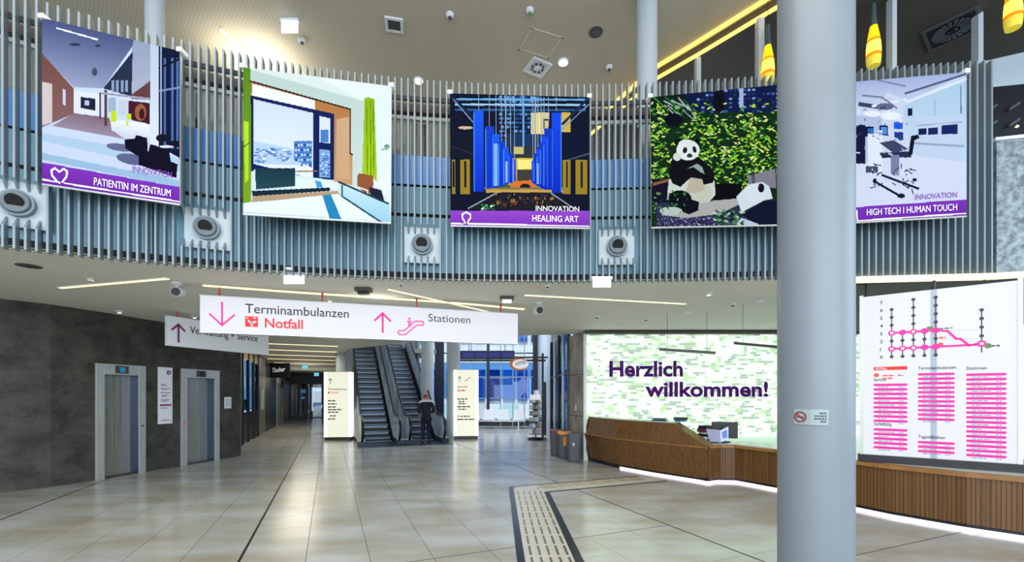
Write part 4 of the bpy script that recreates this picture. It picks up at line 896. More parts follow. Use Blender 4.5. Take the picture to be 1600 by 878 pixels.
# ================================================================== LIGHT BOXES
def lightbox(p0, wd, dirv, h, label, kind):
    r_ = root('light_box', label, 'light box', p0 + dirv*wd/2, 'free-standing light boxes'); n = V((dirv.y,-dirv.x,0)); dp = .3
    MB().ob(p0 + V((0,0,.12)), dirv*wd, -n*dp, (0,0,h-.12)).build('body', M_lbox, r_)
    MB().ob(p0 + dirv*.03, dirv*(wd-.06), -n*dp, (0,0,.12)).build('plinth', M_black, r_)
    MB().ob(p0 + n*.004 + V((0,0,.12)), dirv*.12, -n*(dp+.01), (0,0,h-.12)).build('edge_profile', M_edge, r_); MB().ob(p0 + dirv*(wd-.12) + n*.004 + V((0,0,.12)), dirv*.12, -n*(dp+.01), (0,0,h-.12)).build('edge_profile', M_edge, r_)
    MB().ob(p0 + V((0,0,h)), dirv*wd, -n*dp, (0,0,.02)).build('cap', M_steel, r_)
    pl = Plane2(p0 + V((0,0,h)) + n*.004, dirv, U); pl.N = n
    b = MB(); arrow(pl, b, .24, .36, .2, .14, True, .022, .004)
    if kind: pl.line(b, [(.44,.42),(.5,.42),(.62,.3),(.68,.3)], .022)
    b.build('arrow', M_arr2, r_)
    text('Terminambulanzen' if not kind else 'Stationen', pl.p(.15,.69,.004), dirv, U, .07, M_txt, r_, width=.7 if not kind else .42, bold=.012)
    if not kind: text('Notfall', pl.p(.27,.82,.004), dirv, U, .07, M_red, r_, width=.28, bold=.012)
    b = MB()
    rows = [(.15,1.08,.3),(.15,1.2,.32),(.15,1.32,.3),(.15,1.42,.52),(.15,1.52,.4),(.22,1.66,.22),(.15,1.78,.28)] if not kind else [(.15,1.12,.4),(.2,1.22,.26),(.2,1.3,.3),(.15,1.42,.5),(.2,1.52,.3),(.27,1.8,.36),(.15,1.92,.7)]
    for k, (x, y, l) in enumerate(rows): pl.dashes(b, x, y, l, .045, k+kind*9)
    b.build('small_print', M_txt, r_)
    b = MB()
    if kind: pl.dashes(b, .15, .78, .34, .05, 5); pl.disc(b, .19, 1.82, .035)
    else: pl.rect(b, .15, .75, .21, .83)
    b.build('red_print', M_red, r_)
lightbox(V((-7.2,16.9,0)), 1.03, V((1,.12,0)).normalized(), 2.62, 'left free-standing white light box reading Terminambulanzen and Notfall, beside the corridor', 0)
lightbox(V((-2.3,17.35,0)), .98, V((1,.12,0)).normalized(), 2.72, 'right free-standing white light box reading Stationen, right of the escalators', 1)

# linear light on the upper ceiling behind the bedroom banner
a, b = T(345,48,(ZC-.05-EYE)*F/569), T(432,112,(ZC-.05-EYE)*F/505)
r_ = root('linear_uplight', 'slanted light line glowing on the upper ceiling behind the bedroom banner', 'light', (a+b)/2); d = (b-a).normalized(); n = V((-d.y,d.x,0))
MB().ob(a-n*.02, b-a, n*.04, (0,0,.04)).build('diffuser', M_led, r_)
l = bpy.data.lights.new('uplight_lamp','AREA'); l.energy = 30; l.size = 1.2; l.color = (1,.93,.8); o = bpy.data.objects.new('uplight_lamp', l); COL.objects.link(o); o.parent = r_; o.location = (0,.3,-.5); o.rotation_euler = (R(180),0,0)
# ================================================================== RECEPTION: BACKLIT WALL
YW = 11.8
wb = sroot('wall_back')
MB().box(1.98, YW+.06, 0, 10.5, YW+.3, 3.37).build('light_box_backing', mat('backing_glow', (214,236,214), .6, emit=.35, ecol=(190,226,180)), wb)
flk = [mat('shingle_white', (190,196,194), .4, emit=.86, ecol=(246,252,246)), mat('shingle_green', (150,176,130), .4, emit=.62, ecol=(206,228,188)), mat('shingle_grey', (130,142,136), .4, emit=.5, ecol=(200,212,206)), mat('shingle_pale', (170,184,170), .4, emit=.72, ecol=(232,244,226))]
mbs = [MB() for _ in flk]; rg = random.Random(3)
rows = 46; rh = 2.75/rows
for j in range(rows):
    x = 2.0
    while x < 10.4:
        wd = rg.uniform(.07, .2); t = rg.uniform(0, .035); d = rg.uniform(0, .012); z = .62 + j*rh
        k = rg.choices((0,1,2,3), (6,1.6,2.6,4))[0]
        mbs[k].prism([(x+.004,YW-t,z+.012),(x+wd-.004,YW-t*rg.uniform(.3,1),z+.012),(x+wd-.004,YW+.03,z+rh-.006),(x+.004,YW+.03,z+rh-.006)], (0,.012,0)); x += wd
for m_, b in zip(flk, mbs): b.build('shingle_field', m_, wb, kind='stuff')
MB().box(1.96, YW-.2, 3.36, 10.5, YW+.3, ZS-.03).build('dark_pelmet', mat('pelmet', (60,60,50), .6), wb)
wt = root('wall_lettering', 'large purple letters reading Herzlich willkommen! on the backlit shingle wall', 'lettering', (4.7, YW-.06, 1.74))
def wtext(s, x0, x1, yb, capx, nm):
    Y = YW-.075; O = T(x0, yb, Y); return text(s, O, (1,0,0), U, capx/F*Y, M_purple, wt, width=(x1-x0)/F*Y, bold=.03, name=nm)
wtext('Herzlich', 952, 1067, 587.5, 23, 'lettering'); wtext('willkommen!', 1008, 1200, 619, 22, 'lettering')

# ================================================================== RECEPTION DESK
dk = root('reception_desk', 'long angled oak reception desk with a light line at its foot', 'reception desk', (3.8, 8.7, 0))
FP = [(1.98,11.78),(2.22,11.1),(2.5,10.42),(3.05,9.6),(3.83,8.62)]          # high part, floor line
F2 = [(3.83,8.62),(4.12,8.74),(4.4,8.70),(4.78,8.0),(5.03,7.1),(5.12,6.72),(5.35,6.22),(5.78,5.62),(6.2,5.2),(7.2,4.5)]
def onrm(P, i):
    p, q = P[max(i-1,0)], P[min(i+1,len(P)-1)]; d = V((q[0]-p[0], q[1]-p[1], 0)).normalized(); return V((d.y, -d.x, 0))   # outward (room side)
def onr(P, i):
    n = onrm(P, i); return n if n.x*-1 + n.y*-1 > 0 else -n
NF = [onr(FP, i) for i in range(len(FP))]; NF2 = [onr(F2, i) for i in range(len(F2))]
def strip_on(P, N, i, prof, gap=.003):      # closed profile [(offset outward, z)] between stations i, i+1
    a, b_ = V((*P[i],0)), V((*P[i+1],0)); d = (b_-a).normalized()*gap
    return MB().loft([[a + d + N[i]*o + V((0,0,z)) for o, z in prof], [b_ - d + N[i+1]*o + V((0,0,z)) for o, z in prof]])
for i in range(len(FP)-1):
    strip_on(FP, NF, i, [(-.04,.09),(.08,.70),(.05,.70),(-.07,.09)]).build('front_panel', M_wood, dk)
    if i < len(FP)-2: strip_on(FP, NF, i, [(.05,.73),(-.06,1.15),(-.09,1.15),(.02,.73)]).build('front_panel', M_wood, dk)
    strip_on(FP, NF, i, [(.1,.70),(.1,.73),(-.3,.73),(-.3,.70)], 0).build('ledge', M_woodl, dk)
a, b_ = V((*FP[3],0)), V((*FP[4],0)); n3, n4 = NF[3], NF[4]
q = a.lerp(b_, .35); q2 = a.lerp(b_, 1.0)
def sec(p, n, o, z): return p + n*o + V((0,0,z))
MB().prism([sec(a,n3,.05,.73), sec(q2,n4,.05,.73), sec(q,n3,-.06,1.15), sec(a,n3,-.06,1.15)], -n3*.03).build('front_panel', M_wood, dk)
MB().add([sec(q,n3,-.06,1.15), sec(q,n3,-.34,1.15), sec(q2,n4,-.28,.74), sec(q2,n4,.05,.735), sec(q,n3,-.06,1.12), sec(q,n3,-.34,1.12), sec(q2,n4,-.31,.72), sec(q2,n4,.02,.72)], [(0,1,2,3),(4,7,6,5),(0,4,5,1),(1,5,6,2),(2,6,7,3),(3,7,4,0)]).build('sloping_end_panel', M_olive, dk)
for i in range(len(FP)-2): strip_on(FP, NF, i, [(-.06,1.15),(-.06,1.17),(-.36,1.17),(-.36,1.15)], 0).build('high_worktop', M_count, dk)
MB().prism([sec(a,n3,-.06,1.15), sec(q,n3,-.06,1.15), sec(q,n3,-.36,1.15), sec(a,n3,-.36,1.15)], (0,0,.02)).build('high_worktop', M_count, dk)
for i in range(len(F2)-1):
    # grooved lower front: flat boards with ribs
    a, b_ = V((*F2[i],0)), V((*F2[i+1],0)); L_ = (b_-a).length; n = max(3, int(L_/.042)); d = (b_-a)/n
    strip_on(F2, NF2, i, [(0,.1),(0,.70),(-.03,.70),(-.03,.1)], 0).build('front_panel', M_wood, dk)
    for k in range(n):
        nn = NF2[i].lerp(NF2[i+1], k/n).normalized()
        MB().ob(a + d*k + d*.08 + V((0,0,.1)), d*.84, nn*.012, (0,0,.6)).build('board', M_wood, dk)
    strip_on(F2, NF2, i, [(.05,.70),(.05,.755),(-.1,.755),(-.1,.70)], 0).build('ledge', M_woodl, dk)
    strip_on(F2, NF2, i, [(-.1,.735),(-.1,.757),(-.85,.757),(-.85,.735)], 0).build('worktop', M_count, dk)
for P, N, s in ((FP, NF, 0), (F2, NF2, 0)):
    for i in range(len(P)-1):
        strip_on(P, N, i, [(-.05,.045),(-.05,.1),(-.2,.1),(-.2,.045)], 0).build('plinth', M_black, dk)
        strip_on(P, N, i, [(-.055,.002),(-.055,.045),(-.2,.045),(-.2,.002)], 0).build('foot_light' if not (P is FP and i < 2) else 'plinth', M_ledw if not (P is FP and i < 2) else M_black, dk)
b = MB()
MB().poly([(2.4,11.6),(3.0,10.2),(4.2,9.0),(4.3,9.6),(3.2,11.0),(2.8,11.7)], .72, .75).build('inner_worktop', M_count, dk)
MB().box(1.9, 11.7, 0, 1.965, 11.79, 3.36).build('edge_trim', M_white, dk)
# things on the desk
def flat_stack(name, label, cat, P_, sizes, cols, rz):
    r_ = root(name, label, cat, P_, 'things on the reception desk'); x, y, z = P_
    for k, ((sx, sy, sz), m_) in enumerate(zip(sizes, cols)):
        t = rz + (k%3-1)*.12; X = V((math.cos(t), math.sin(t), 0)); Yv = V((-X.y, X.x, 0)); MB().ob(V((x,y,z)) - X*sx/2 - Yv*sy/2, X*sx, Yv*sy, (0,0,sz)).build('cover' if k else 'binder', m_, r_); z += sz+.001
M_teal = mat('teal_paper', (30,120,124), .5); M_pap = mat('paper_white', (222,228,240), .5); M_lil = mat('paper_lilac', (176,176,204), .5); M_nv = mat('binder_navy', (28,26,60), .5); M_mar = mat('binder_maroon', (110,24,60), .5)
p = T(1030,650,9.75); flat_stack('leaflet_pile', 'low pile of teal and dark leaflets on the high desk top, left one', 'leaflets', (p.x,p.y,1.172), [(.3,.2,.02),(.22,.2,.02),(.34,.08,.015)], [M_black,M_teal,M_black], -.6)
p = T(1062,650,9.35); flat_stack('leaflet_pile', 'teal leaflet pile at the end of the high desk top, below a dark one', 'leaflets', (p.x+.06,p.y+.1,1.172), [(.2,.18,.035),(.26,.2,.03),(.28,.16,.02)], [M_teal,M_nv,M_black], -.6)
p = T(1108,690,9.2); flat_stack('book_stack', 'uneven stack of maroon, navy and white folders behind the sloping desk end', 'folders', (p.x+.02,p.y+.15,.757), [(.3,.24,.06),(.32,.26,.05),(.26,.24,.05),(.24,.24,.04),(.3,.24,.07),(.26,.22,.06)], [M_nv,M_pap,M_black,M_pap,M_mar,M_nv], .3)
r_ = root('monitor', 'black computer monitor standing on the lower desk behind the brochures', 'monitor', (4.35,9.05,.757))
mp = lambda x, y, z: V((4.42,9.2,.757)) + V((.95,-.3,0)).normalized()*x + V((.3,.95,0)).normalized()*y + V((0,0,z))
X_ = V((.95,-.3,0)).normalized(); Y_ = V((.3,.95,0)).normalized()
MB().ob(mp(-.24,0,.08), X_*.5, Y_*.04, (0,0,.34)).build('screen_back', M_black, r_, bevel=.01); MB().ob(mp(-.03,.01,0), X_*.06, Y_*.03, (0,0,.2)).build('stand', M_black, r_); MB().ob(mp(-.12,-.06,0), X_*.24, Y_*.18, (0,0,.015)).build('foot', M_black, r_)
r_ = root('brochure_holder', 'angled brochure holder with lilac and white sheets on the lower desk', 'brochure holder', (4.28,8.95,.757))
c0 = V((4.18,8.98,.76))
MB().prism([c0+V((-.17,.14,.28)), c0+V((-.10,.12,.0)), c0+V((.06,.0,.0)), c0+V((.03,-.02,.27))], (.01,.02,0)).build('sheet', M_lil, r_)
MB().prism([c0+V((.04,-.02,.25)), c0+V((.08,.0,.02)), c0+V((.27,.1,.06)), c0+V((.25,.06,.33))], (-.01,.02,0)).build('sheet', mat('sheet_white', (230,236,252), .5), r_)
MB().prism([c0+V((.09,-.012,.23)), c0+V((.11,.0,.09)), c0+V((.23,.06,.11)), c0+V((.21,.035,.27))], (-.002,-.004,0)).build('print', mat('sheet_blue', (120,150,220), .5), r_)
MB().prism([c0+V((-.12,.1,0)), c0+V((.1,-.02,0)), c0+V((.28,.12,0)), c0+V((.1,.26,0))], (0,0,.02)).build('base', M_black, r_)
# linear pendants over the desk
def lin_pend(pa, pb, label):
    a, b_ = V(pa), V(pb); r_ = root('linear_pendant', label, 'pendant lamp', (a+b_)/2, 'linear pendants over the reception'); d = (b_-a).normalized(); n = V((-d.y,d.x,0))
    MB().ob(a - n*.07, b_-a, n*.14, (0,0,.045)).build('housing', M_vent, r_); MB().ob(a - n*.055 - V((0,0,.004)), b_-a, n*.11, (0,0,.004)).build('diffuser', mat('lamp_diffuser', (120,130,120), .4, emit=.1), r_)
    for f in (.15,.85):
        p = a.lerp(b_, f); MB().cyl(p+V((0,0,.045)), (p.x,p.y,ZS), .004, n=6).build('wire', M_black, r_)
    p = (a+b_)/2; MB().lathe([(.06,0),(.06,-.03)], (p.x,p.y,ZS), 14).build('canopy', M_white, r_)
lin_pend(T(1030,547.5,9.3), T(1118,553,8.9), 'flat grey linear pendant hanging in front of the word Herzlich')
lin_pend(T(1150,538,8.4), T(1228,545,7.6), 'flat grey linear pendant running behind the big column')

# ================================================================== PIER, SHOP GLASS AND RIGHT BACK WALL
pw = sroot('wall_pier')
pf = [(1.93,11.82),(1.66,13.0)]
for z0, z1 in ((0,1.15),(1.165,2.3),(2.315,ZS)):
    MB().poly([(1.93,11.82),(1.985,11.84),(1.985,13.0),(1.66,13.0)], z0, z1).build('concrete_panel', M_conc2, pw)
MB().poly([(1.94,11.85),(1.985,11.86),(1.985,12.98),(1.68,12.98)], 0, ZS).build('core', M_dark, pw)
r_ = root('light_switch', 'small white switch plate on the concrete pier', 'switch', (1.8,12.35,1.35)); p = V((1.785,12.4,1.3)); MB().ob(p, V((.27,-1.18,0)).normalized()*.09, (-.015,-.004,0), (0,0,.16)).build('plate', M_white, r_)
wr = sroot('window_1')
A_, B_ = V((1.66,13.0,0)), V((1.5,16.9,0)); d = (B_-A_)
for k in range(5):
    p = A_ + d*k/4; MB().box(p.x-.04, p.y-.05, 0, p.x+.06, p.y+.05, ZS+.3).build('mullion', M_mull if k in (0,2,4) else M_steel, wr)
for k in range(4):
    p, q = A_ + d*k/4, A_ + d*(k+1)/4; MB().prism([p, q, q+V((0,0,ZS+.2)), p+V((0,0,ZS+.2))], (.01,0,0)).build('pane', M_shopg, wr)
MB().ob((1.64,13.0,2.35), d, (.06,0,0), (0,0,.08)).build('transom', M_mull, wr)
MB().box(1.7, 13.1, 0, 4.5, 13.15, 2.3).build('shop_wall', mat('shop_interior', (70,90,110), .6), wr); MB().box(3.4,13.1,0,3.5,17,3.4).build('shop_wall', mat('shop_interior', (70,90,110), .6), wr)
rk2 = root('glass_shelf', 'blue-lit shelf with goods behind the glass left of the concrete pier', 'shelf', (2.3,14.6,0))
for k in range(5): MB().box(2.0,14.2,.4+k*.42,2.7,15.6,.42+k*.42).build('board', M_white, rk2)
for k in range(5):
    for j in range(6): MB().box(2.05, 14.25+j*.22, .43+k*.42, 2.3, 14.42+j*.22, .43+k*.42+.16+.05*((j*k)%3)).build('box', [M_pap,M_teal,M_nv,M_orange][(j+k)%4], rk2)
w2 = sroot('wall_side')
for k in range(5):
    y0 = 16.95+k*1.65; MB().poly([(1.5-.01*k,y0),(1.49-.01*k,y0+1.63),(1.9,y0+1.63),(1.9,y0)], 0, ZC).build('wall_panel', mat('side_wall', (178,190,204), .4), w2)
# door opening dark in side wall
MB().box(1.38,19.2,0,1.47,20.4,2.3).build('door_leaf', M_mull, w2)

# bins
for i, (px, Y, lid, lb) in enumerate(((869,12.8,M_plastr,'dark waste bin with red lid, rearmost of the three by the pier'),(882,12.2,M_orange,'dark waste bin with orange lid between the red and grey ones'),(897,11.62,M_plast,'dark grey waste bin with grey lid nearest the reception desk'))):
    x = (px-800)/F*Y; r_ = root('waste_bin', lb, 'bin', (x,Y,0), 'recycling bins by the pier'); hh = .74
    def rr(s, z, o=0): 
        pts = []
        for (cx_, cy_, a0) in ((s,s,0),(-s,s,90),(-s,-s,180),(s,-s,270)):
            for t in (0,30,60,90): pts.append(V((x+cx_*.62+s*.38*math.cos(R(a0+t)), Y+cy_*.62+s*.38*math.sin(R(a0+t)), z)))
        return pts
    MB().loft([rr(.155,.01), rr(.18,hh-.08)]).build('body', M_plast, r_, smooth=True)
    MB().loft([rr(.19,hh-.08), rr(.19,hh-.02), rr(.14,hh)]).build('lid', lid, r_, smooth=True)
    MB().box(x-.08,Y-.05,hh,x+.08,Y+.05,hh+.006).build('opening', M_black, r_)
    if i == 1: MB().box(x-.05,Y-.2,.36,x+.03,Y-.172,.6).build('sticker', M_orange, r_)
    if i == 2: MB().box(x-.06,Y-.2,.42,x-.02,Y-.172,.5).build('sticker', M_white, r_)

# ================================================================== CURTAIN WALL
cw = sroot('window_2'); YC = 25.0
x0c, x1c = -5.3, 1.6
zs = [0, .35, 1.55, 2.75, 3.55, 4.1, 5.2, 6.6, ZC]
xs = [-5.3,-4.1,-3.45,-2.3,-1.35,-.65,.05,.7,1.35]
for x in xs:
    wdt = .16 if x in (-4.1,-1.35,1.35) else .05
    if x == 1.35: wdt = .34
    if x == -4.1: wdt = .5
    MB().box(x-wdt/2, YC-.12, 0, x+wdt/2, YC+.05, ZC).build('mullion', M_mull if wdt > .1 else mat('mullion_grey', (130,150,170), .4), cw)
for z in zs: MB().box(x0c, YC-.08, z-.03, x1c, YC+.04, z+.03 if z else .3).build('transom', M_mull if z in (0,4.1) else mat('mullion_grey', (130,150,170), .4), cw)
for xa, xb in zip(xs, xs[1:]):
    for za, zb in zip(zs[:-1], zs[1:]):
        MB().box(xa+.02, YC, za+.03, xb-.02, YC+.012, zb-.03).build('pane', M_glass if (za < 1.5 or za > 3.5) else M_glassb, cw)
# wall left of curtain wall, behind the escalators
lw = sroot('wall_rear')
MB().box(-9.5, YC+.2, 0, -5.3, YC+.4, ZC).build('wall_panel', mat('rear_grey', (150,156,160), .6), lw)
# outside
og = sroot('floor_outside'); MB().box(-30, 25.4, -.3, 30, 70, -.05).build('paving', mat('outside_paving', (200,206,212), .8), og)
bl = root('opposite_building', 'blue glazed building with white bands seen through the rear windows', 'building', (0, 34, 0))
MB().box(-16,34.5,0,16,40,13).build('body', mat('facade_white', (236,240,246), .6), bl)
for j, (za, zb) in enumerate(((1.3,3.7),(5.9,7.3),(8.2,10.4))):
    for k in range(18): 
        xa = -9.5+k*1.1; f_ = MB().box(xa,34.35,za,xa+(.95 if k%3 else .8),34.48,zb).build('window', mat('window_blue%d'%(k%3), [(10,92,176),(8,66,140),(40,130,200)][k%3], .6, spec=.1), bl)
for k in range(9): MB().box(-9.5+k*2.2,33.2,0,-8.3+k*2.2,33.4,1.1).build('planter_screen', M_white if k%2 else mat('pale_cyan', (190,226,232), .5), bl)
# blue overhead display, sign arm and oval sign
r_ = root('overhead_display', 'long dark blue overhead display box hanging in front of the rear windows', 'display', (-.9,18.5,3.5))
p = T(718,561,18.5); q = T(804,548,18.5); MB().box(p.x, 18.4, p.z, q.x, 18.6, q.z).build('housing', M_navy, r_, bevel=.03)
for k in range(4): MB().box(p.x+.15+k*.55, 18.39, p.z+.08, p.x+.6+k*.55, 18.4, q.z-.08).build('screen', mat('display_blue', (20,40,130), .3, emit=.4), r_)
MB().box(p.x, 18.42, p.z-.1, q.x+1.3, 18.5, p.z-.02).build('beam', M_black, r_)
for x in (p.x+.4, q.x-.4): MB().cyl((x,18.5,q.z),(x,18.5,ZC-.001),.015,n=6).build('rod', M_black, r_)
r_ = root('oval_sign', 'oval orange and white shop sign hanging beside the newspaper rack', 'sign', T(812,569,17.6))
c = T(812,569,17.6)
def oval(rx, rz_, y, m_, nm, dx=0): MB().prism([(c.x+dx+rx*math.cos(t), y, c.z+rz_*math.sin(t)) for t in [2*math.pi*k/28 for k in range(28)]], (0,.05,0)).build(nm, m_, r_)
oval(.38,.25,17.57,M_orange,'rim',-.02); oval(.32,.19,17.54,M_signw,'face',.03)
text('LOTTO', c+V((-.17,-.08,-.05)), (1,0,.15), (0,0,1), .12, M_txt, r_, width=.42, bold=.03, shear=.2)
MB().cyl((c.x,17.6,c.z+.24),(c.x,17.6,3.2),.01,n=6).build('hook', M_black, r_)
r_ = root('sign_stand', 'tall dark steel post with a cross arm beside the newspaper rack', 'post', (1.16,17.6,0))
p = T(848,600,17.6); MB().box(p.x-.04,17.56,0,p.x+.04,17.64,3.4).build('post', M_black, r_); MB().box(p.x-1.3,17.57,3.2,p.x+.2,17.63,3.27).build('arm', M_vent, r_); MB().box(p.x-.16,17.5,0,p.x+.16,17.7,.02).build('foot', M_black, r_)
# newspaper rack
r_ = root('newspaper_rack', 'tall narrow revolving newspaper rack full of papers near the rear wall', 'newspaper rack', (.95,17.2,0))
cx_, cy_ = T(837,680,17.2).x, 17.2
MB().lathe([(.3,.0),(.33,.03),(.3,.07),(.1,.09)], (cx_,cy_,0), 20).build('base', M_black, r_, smooth=True); MB().cyl((cx_,cy_,.08),(cx_,cy_,1.85),.02,n=8).build('pole', M_black, r_)
for k in range(6):
    z = .22+.24*k
    sh = MB().box(cx_-.26,cy_-.2,z,cx_+.24,cy_+.2,z+.02).build('shelf', M_black, r_)
    for j in range(4): MB().ob((cx_-.25+j*.12,cy_-.22,z+.02), (.11,0,0), (0,.1,0), (rg.uniform(-.01,.01),.03,.16)).build('newspaper', [M_pap,M_lil,mat('paper_tan',(196,170,140),.6),mat('paper_grey',(120,130,140),.6)][(j*3+k)%4], sh)
MB().ob((cx_-.24,cy_-.26,1.55),(.4,.05,0),(0,.1,0),(.02,.05,.2)).build('header_board', M_signw, r_)
flat = MB().box(cx_-.08,cy_-.1,1.75,cx_+.12,cy_+.05,1.92).build('magazine', M_pap, r_)
# bench with three white seats
r_ = root('bench', 'row of three white shell seats in front of the rear windows', 'bench', (-1.2,22.8,0))
for k in range(4):
    x = -2.3+k*.78
    st = MB().prism([(x,22.6,.44),(x+.64,22.6,.44),(x+.64,23.05,.46),(x,23.05,.46)], (0,0,.04)).build('seat', M_white, r_, bevel=.01)
    MB().prism([(x+.03,23.0,.5),(x+.61,23.0,.5),(x+.58,23.12,.98),(x+.06,23.12,.98)], (0,.03,0)).build('backrest', M_white, r_, bevel=.01)
MB().box(-2.3,22.8,.36,.7,22.88,.42).build('beam', M_steel, r_)
for x in (-1.9,.3): MB().box(x,22.5,0,x+.06,23.1,.05).build('leg', M_steel, r_); MB().box(x,22.8,.05,x+.06,22.86,.38).build('leg', M_steel, r_)
# potted plant behind the right escalator
r_ = root('potted_plant', 'green leafy plant in a dark pot just behind the right escalator handrail', 'plant', T(690,660,18.2)*1)
px_, py_ = T(692,660,18.75).x, 18.75; r_.location = (px_,py_,0)
MB().lathe([(.16,0),(.22,.5),(.2,.5)], (px_,py_,0), 18).build('pot', M_plast, r_, smooth=True)
fm = mat('leaf_green', (40,90,50), .5)
for k in range(34):
    t = rg.uniform(0,6.28); e = rg.uniform(.3,1.2); l = rg.uniform(.28,.5); d = V((math.cos(t)*math.cos(e),math.sin(t)*math.cos(e),math.sin(e))); s = V((-math.sin(t),math.cos(t),0))*.04; o = V((px_,py_,.5))
    MB().add([o, o+d*l*.5+s, o+d*l-V((0,0,.12)), o+d*l*.5-s, o+d*l*.5+V((0,0,.01))], [(0,1,4),(1,2,4),(2,3,4),(3,0,4)]).build('leaf', fm, r_)

# ================================================================== CORRIDOR
cw_ = sroot('wall_corridor')
def gb(u0, v0, z0, u1, v1, z1): return MB().ob(G(u0,v0,z0), PU*(u1-u0), PV*(v1-v0), (0,0,z1-z0))
M_cor = mat('corridor_wall', (128,130,132), .5)
gb(.55, 18.6, 0, .8, 37, ZS).build('wall_panel', M_cor, cw_)
gb(-3.0, 23.7, 0, -2.8, 28.2, ZS).build('wall_panel', mat('dark_shop_wall', (46,52,62), .35), cw_)
gb(-3.0, 36.2, 0, -2.8, 37, ZS).build('wall_panel', M_cor, cw_)
gb(-3.0, 28.2, 2.75, -2.8, 36.2, ZS).build('wall_panel', M_cor, cw_)
gb(-3.0, 21.4, 0, -2.8, 23.6, ZS).build('wall_panel', mat('grey_wall_panel', (112,108,102), .4), cw_)
gb(-2.9, 29.2, 3.2, .55, 31.8, ZS-.02).build('ceiling_box', mat('white_bulkhead', (236,232,214), .5), cw_)
gb(-3.3, 37, 0, .8, 37.3, ZS).build('wall_panel', mat('corridor_end', (26,34,52), .4), cw_)
# end doors with lit gaps
r_ = root('corridor_door', 'dark glazed double door with blue-white light at the far end of the corridor', 'door', G(-1.1,36.9))
for u in (-3.0,-2.2,-1.35,-.5,.3): gb(u, 36.8, 0, u+.07, 36.9, 2.6).build('frame', M_mull, r_)
gb(-3.0, 36.8, 2.6, .37, 36.9, 2.7).build('frame', M_mull, r_)
glo = mat('far_light', (190,214,240), .5, emit=.75)
for (ua, ub, za, zb) in ((-1.28,-1.12,.5,2.3),(-2.0,-1.7,1.9,2.15),(-1.0,-.6,2.0,2.3),(-.3,.2,1.7,2.2),(-.3,.1,.75,1.0),(-1.0,-.55,.75,1.0),(-2.0,-1.75,1.45,1.6)): gb(ua,36.93,za,ub,36.96,zb).build('lit_pane', glo, r_)
for k in range(4): gb(-2.9+k*.85, 36.85, .05, -2.3+k*.85, 36.87, 2.55).build('pane', M_shopg, r_)
exit_sign(G(-1.3,27.5,ZS), .3, .24, 'small cyan exit sign hanging in the corridor, nearer one', 'corridor exit signs', M_exitc); exit_sign(G(-.9,35,ZS), .34, .34, 'small cyan exit sign at the dark end of the corridor', 'corridor exit signs', M_exitc)
sf = sroot('window_3')
gb(-5.2, 17.6, 0, -5.1, 23.6, ZS).build('shop_wall', mat('shop_glow_blue', (60,130,190), .5, emit=.9, ecol=(90,180,240)), sf)  # wall glows by itself, standing in for the lit shop interior
for k in range(4):
    v = 17.7+k*1.2; gb(-2.86, v-.05, 0, -2.76, v+.06, ZS).build('mullion', M_mull, sf)
for k in range(3):
    v = 17.76+k*1.2
    gb(-2.83, v, 1.15, -2.82, v+1.1, 3.0).build('pane', M_shopg, sf); gb(-2.85, v, .02, -2.8, v+1.1, 1.12).build('dark_panel', M_black, sf); gb(-2.85, v, 3.02, -2.8, v+1.1, ZS).build('beam_panel', mat('tan_beam', (150,126,90), .5), sf)
for k in range(9): gb(-3.3, 17.9+k*.38, 1.15, -3.1, 18.05+k*.38, 1.35+.1*(k%3)).build('goods', [M_orange,M_pap,M_woodl][k%3], sf)
for k in range(3): gb(-4.0-.3*k, 18.2+k*1.5, .1, -3.8-.3*k, 18.9+k*1.5, 2.2).build('display_shelf', [M_nv, M_pap, M_mull][k], sf)
r_ = root('cabinet_box', 'small white wall box on the grey corridor panel', 'wall box', G(-2.75,22.2,1.4)); gb(-2.795,22.1,1.1,-2.74,22.6,2.0).build('housing', M_column2, r_)
r_ = root('shop_sign', 'black projecting shop sign with white slanted lettering Tauber', 'sign', T(436,568,22.0))
p = T(421,590,22.0); q = T(452,567,22.0); MB().box(p.x, 22.0, p.z, q.x, 22.1, q.z).build('panel', M_black, r_); MB().box(p.x-.3, 22.03, q.z-.1, p.x, 22.07, q.z-.05).build('bracket', M_black, r_)
text('Tauber', V((p.x+.14,21.995,p.z+.26)), (1,0,.1), (0,0,1), .22, mat('script_white', (210,214,214), .5, emit=.3), r_, width=.66, shear=.25, bold=.02)
wd_ = root('white_door', 'white double door with yellow edge and red notice behind the black shop sign', 'door', G(-2.78,31))
gb(-2.9,28.3,0,-2.78,31.2,2.4).build('door_leaf', M_column2, wd_); gb(-2.9,31.6,0,-2.78,36.1,2.4).build('door_leaf', M_column2, wd_); gb(-2.85,31.2,0,-2.75,31.6,2.5).build('edge_strip', mat('door_yellow', (206,170,90), .5), wd_); gb(-2.9,28.3,2.42,-2.75,36.1,2.74).build('fascia', M_white, wd_)
gb(-2.75,30.2,2.2,-2.73,31.3,2.7).build('red_notice', M_plastr, wd_)
l = bpy.data.lights.new('bulkhead_fill','POINT'); l.energy = 28; l.color = (1,.95,.8); l.shadow_soft_size = .8; o = bpy.data.objects.new('bulkhead_fill', l); COL.objects.link(o); o.location = G(-1.2,27.6,2.9)  # added point light that brightens the bulkhead, no fixture

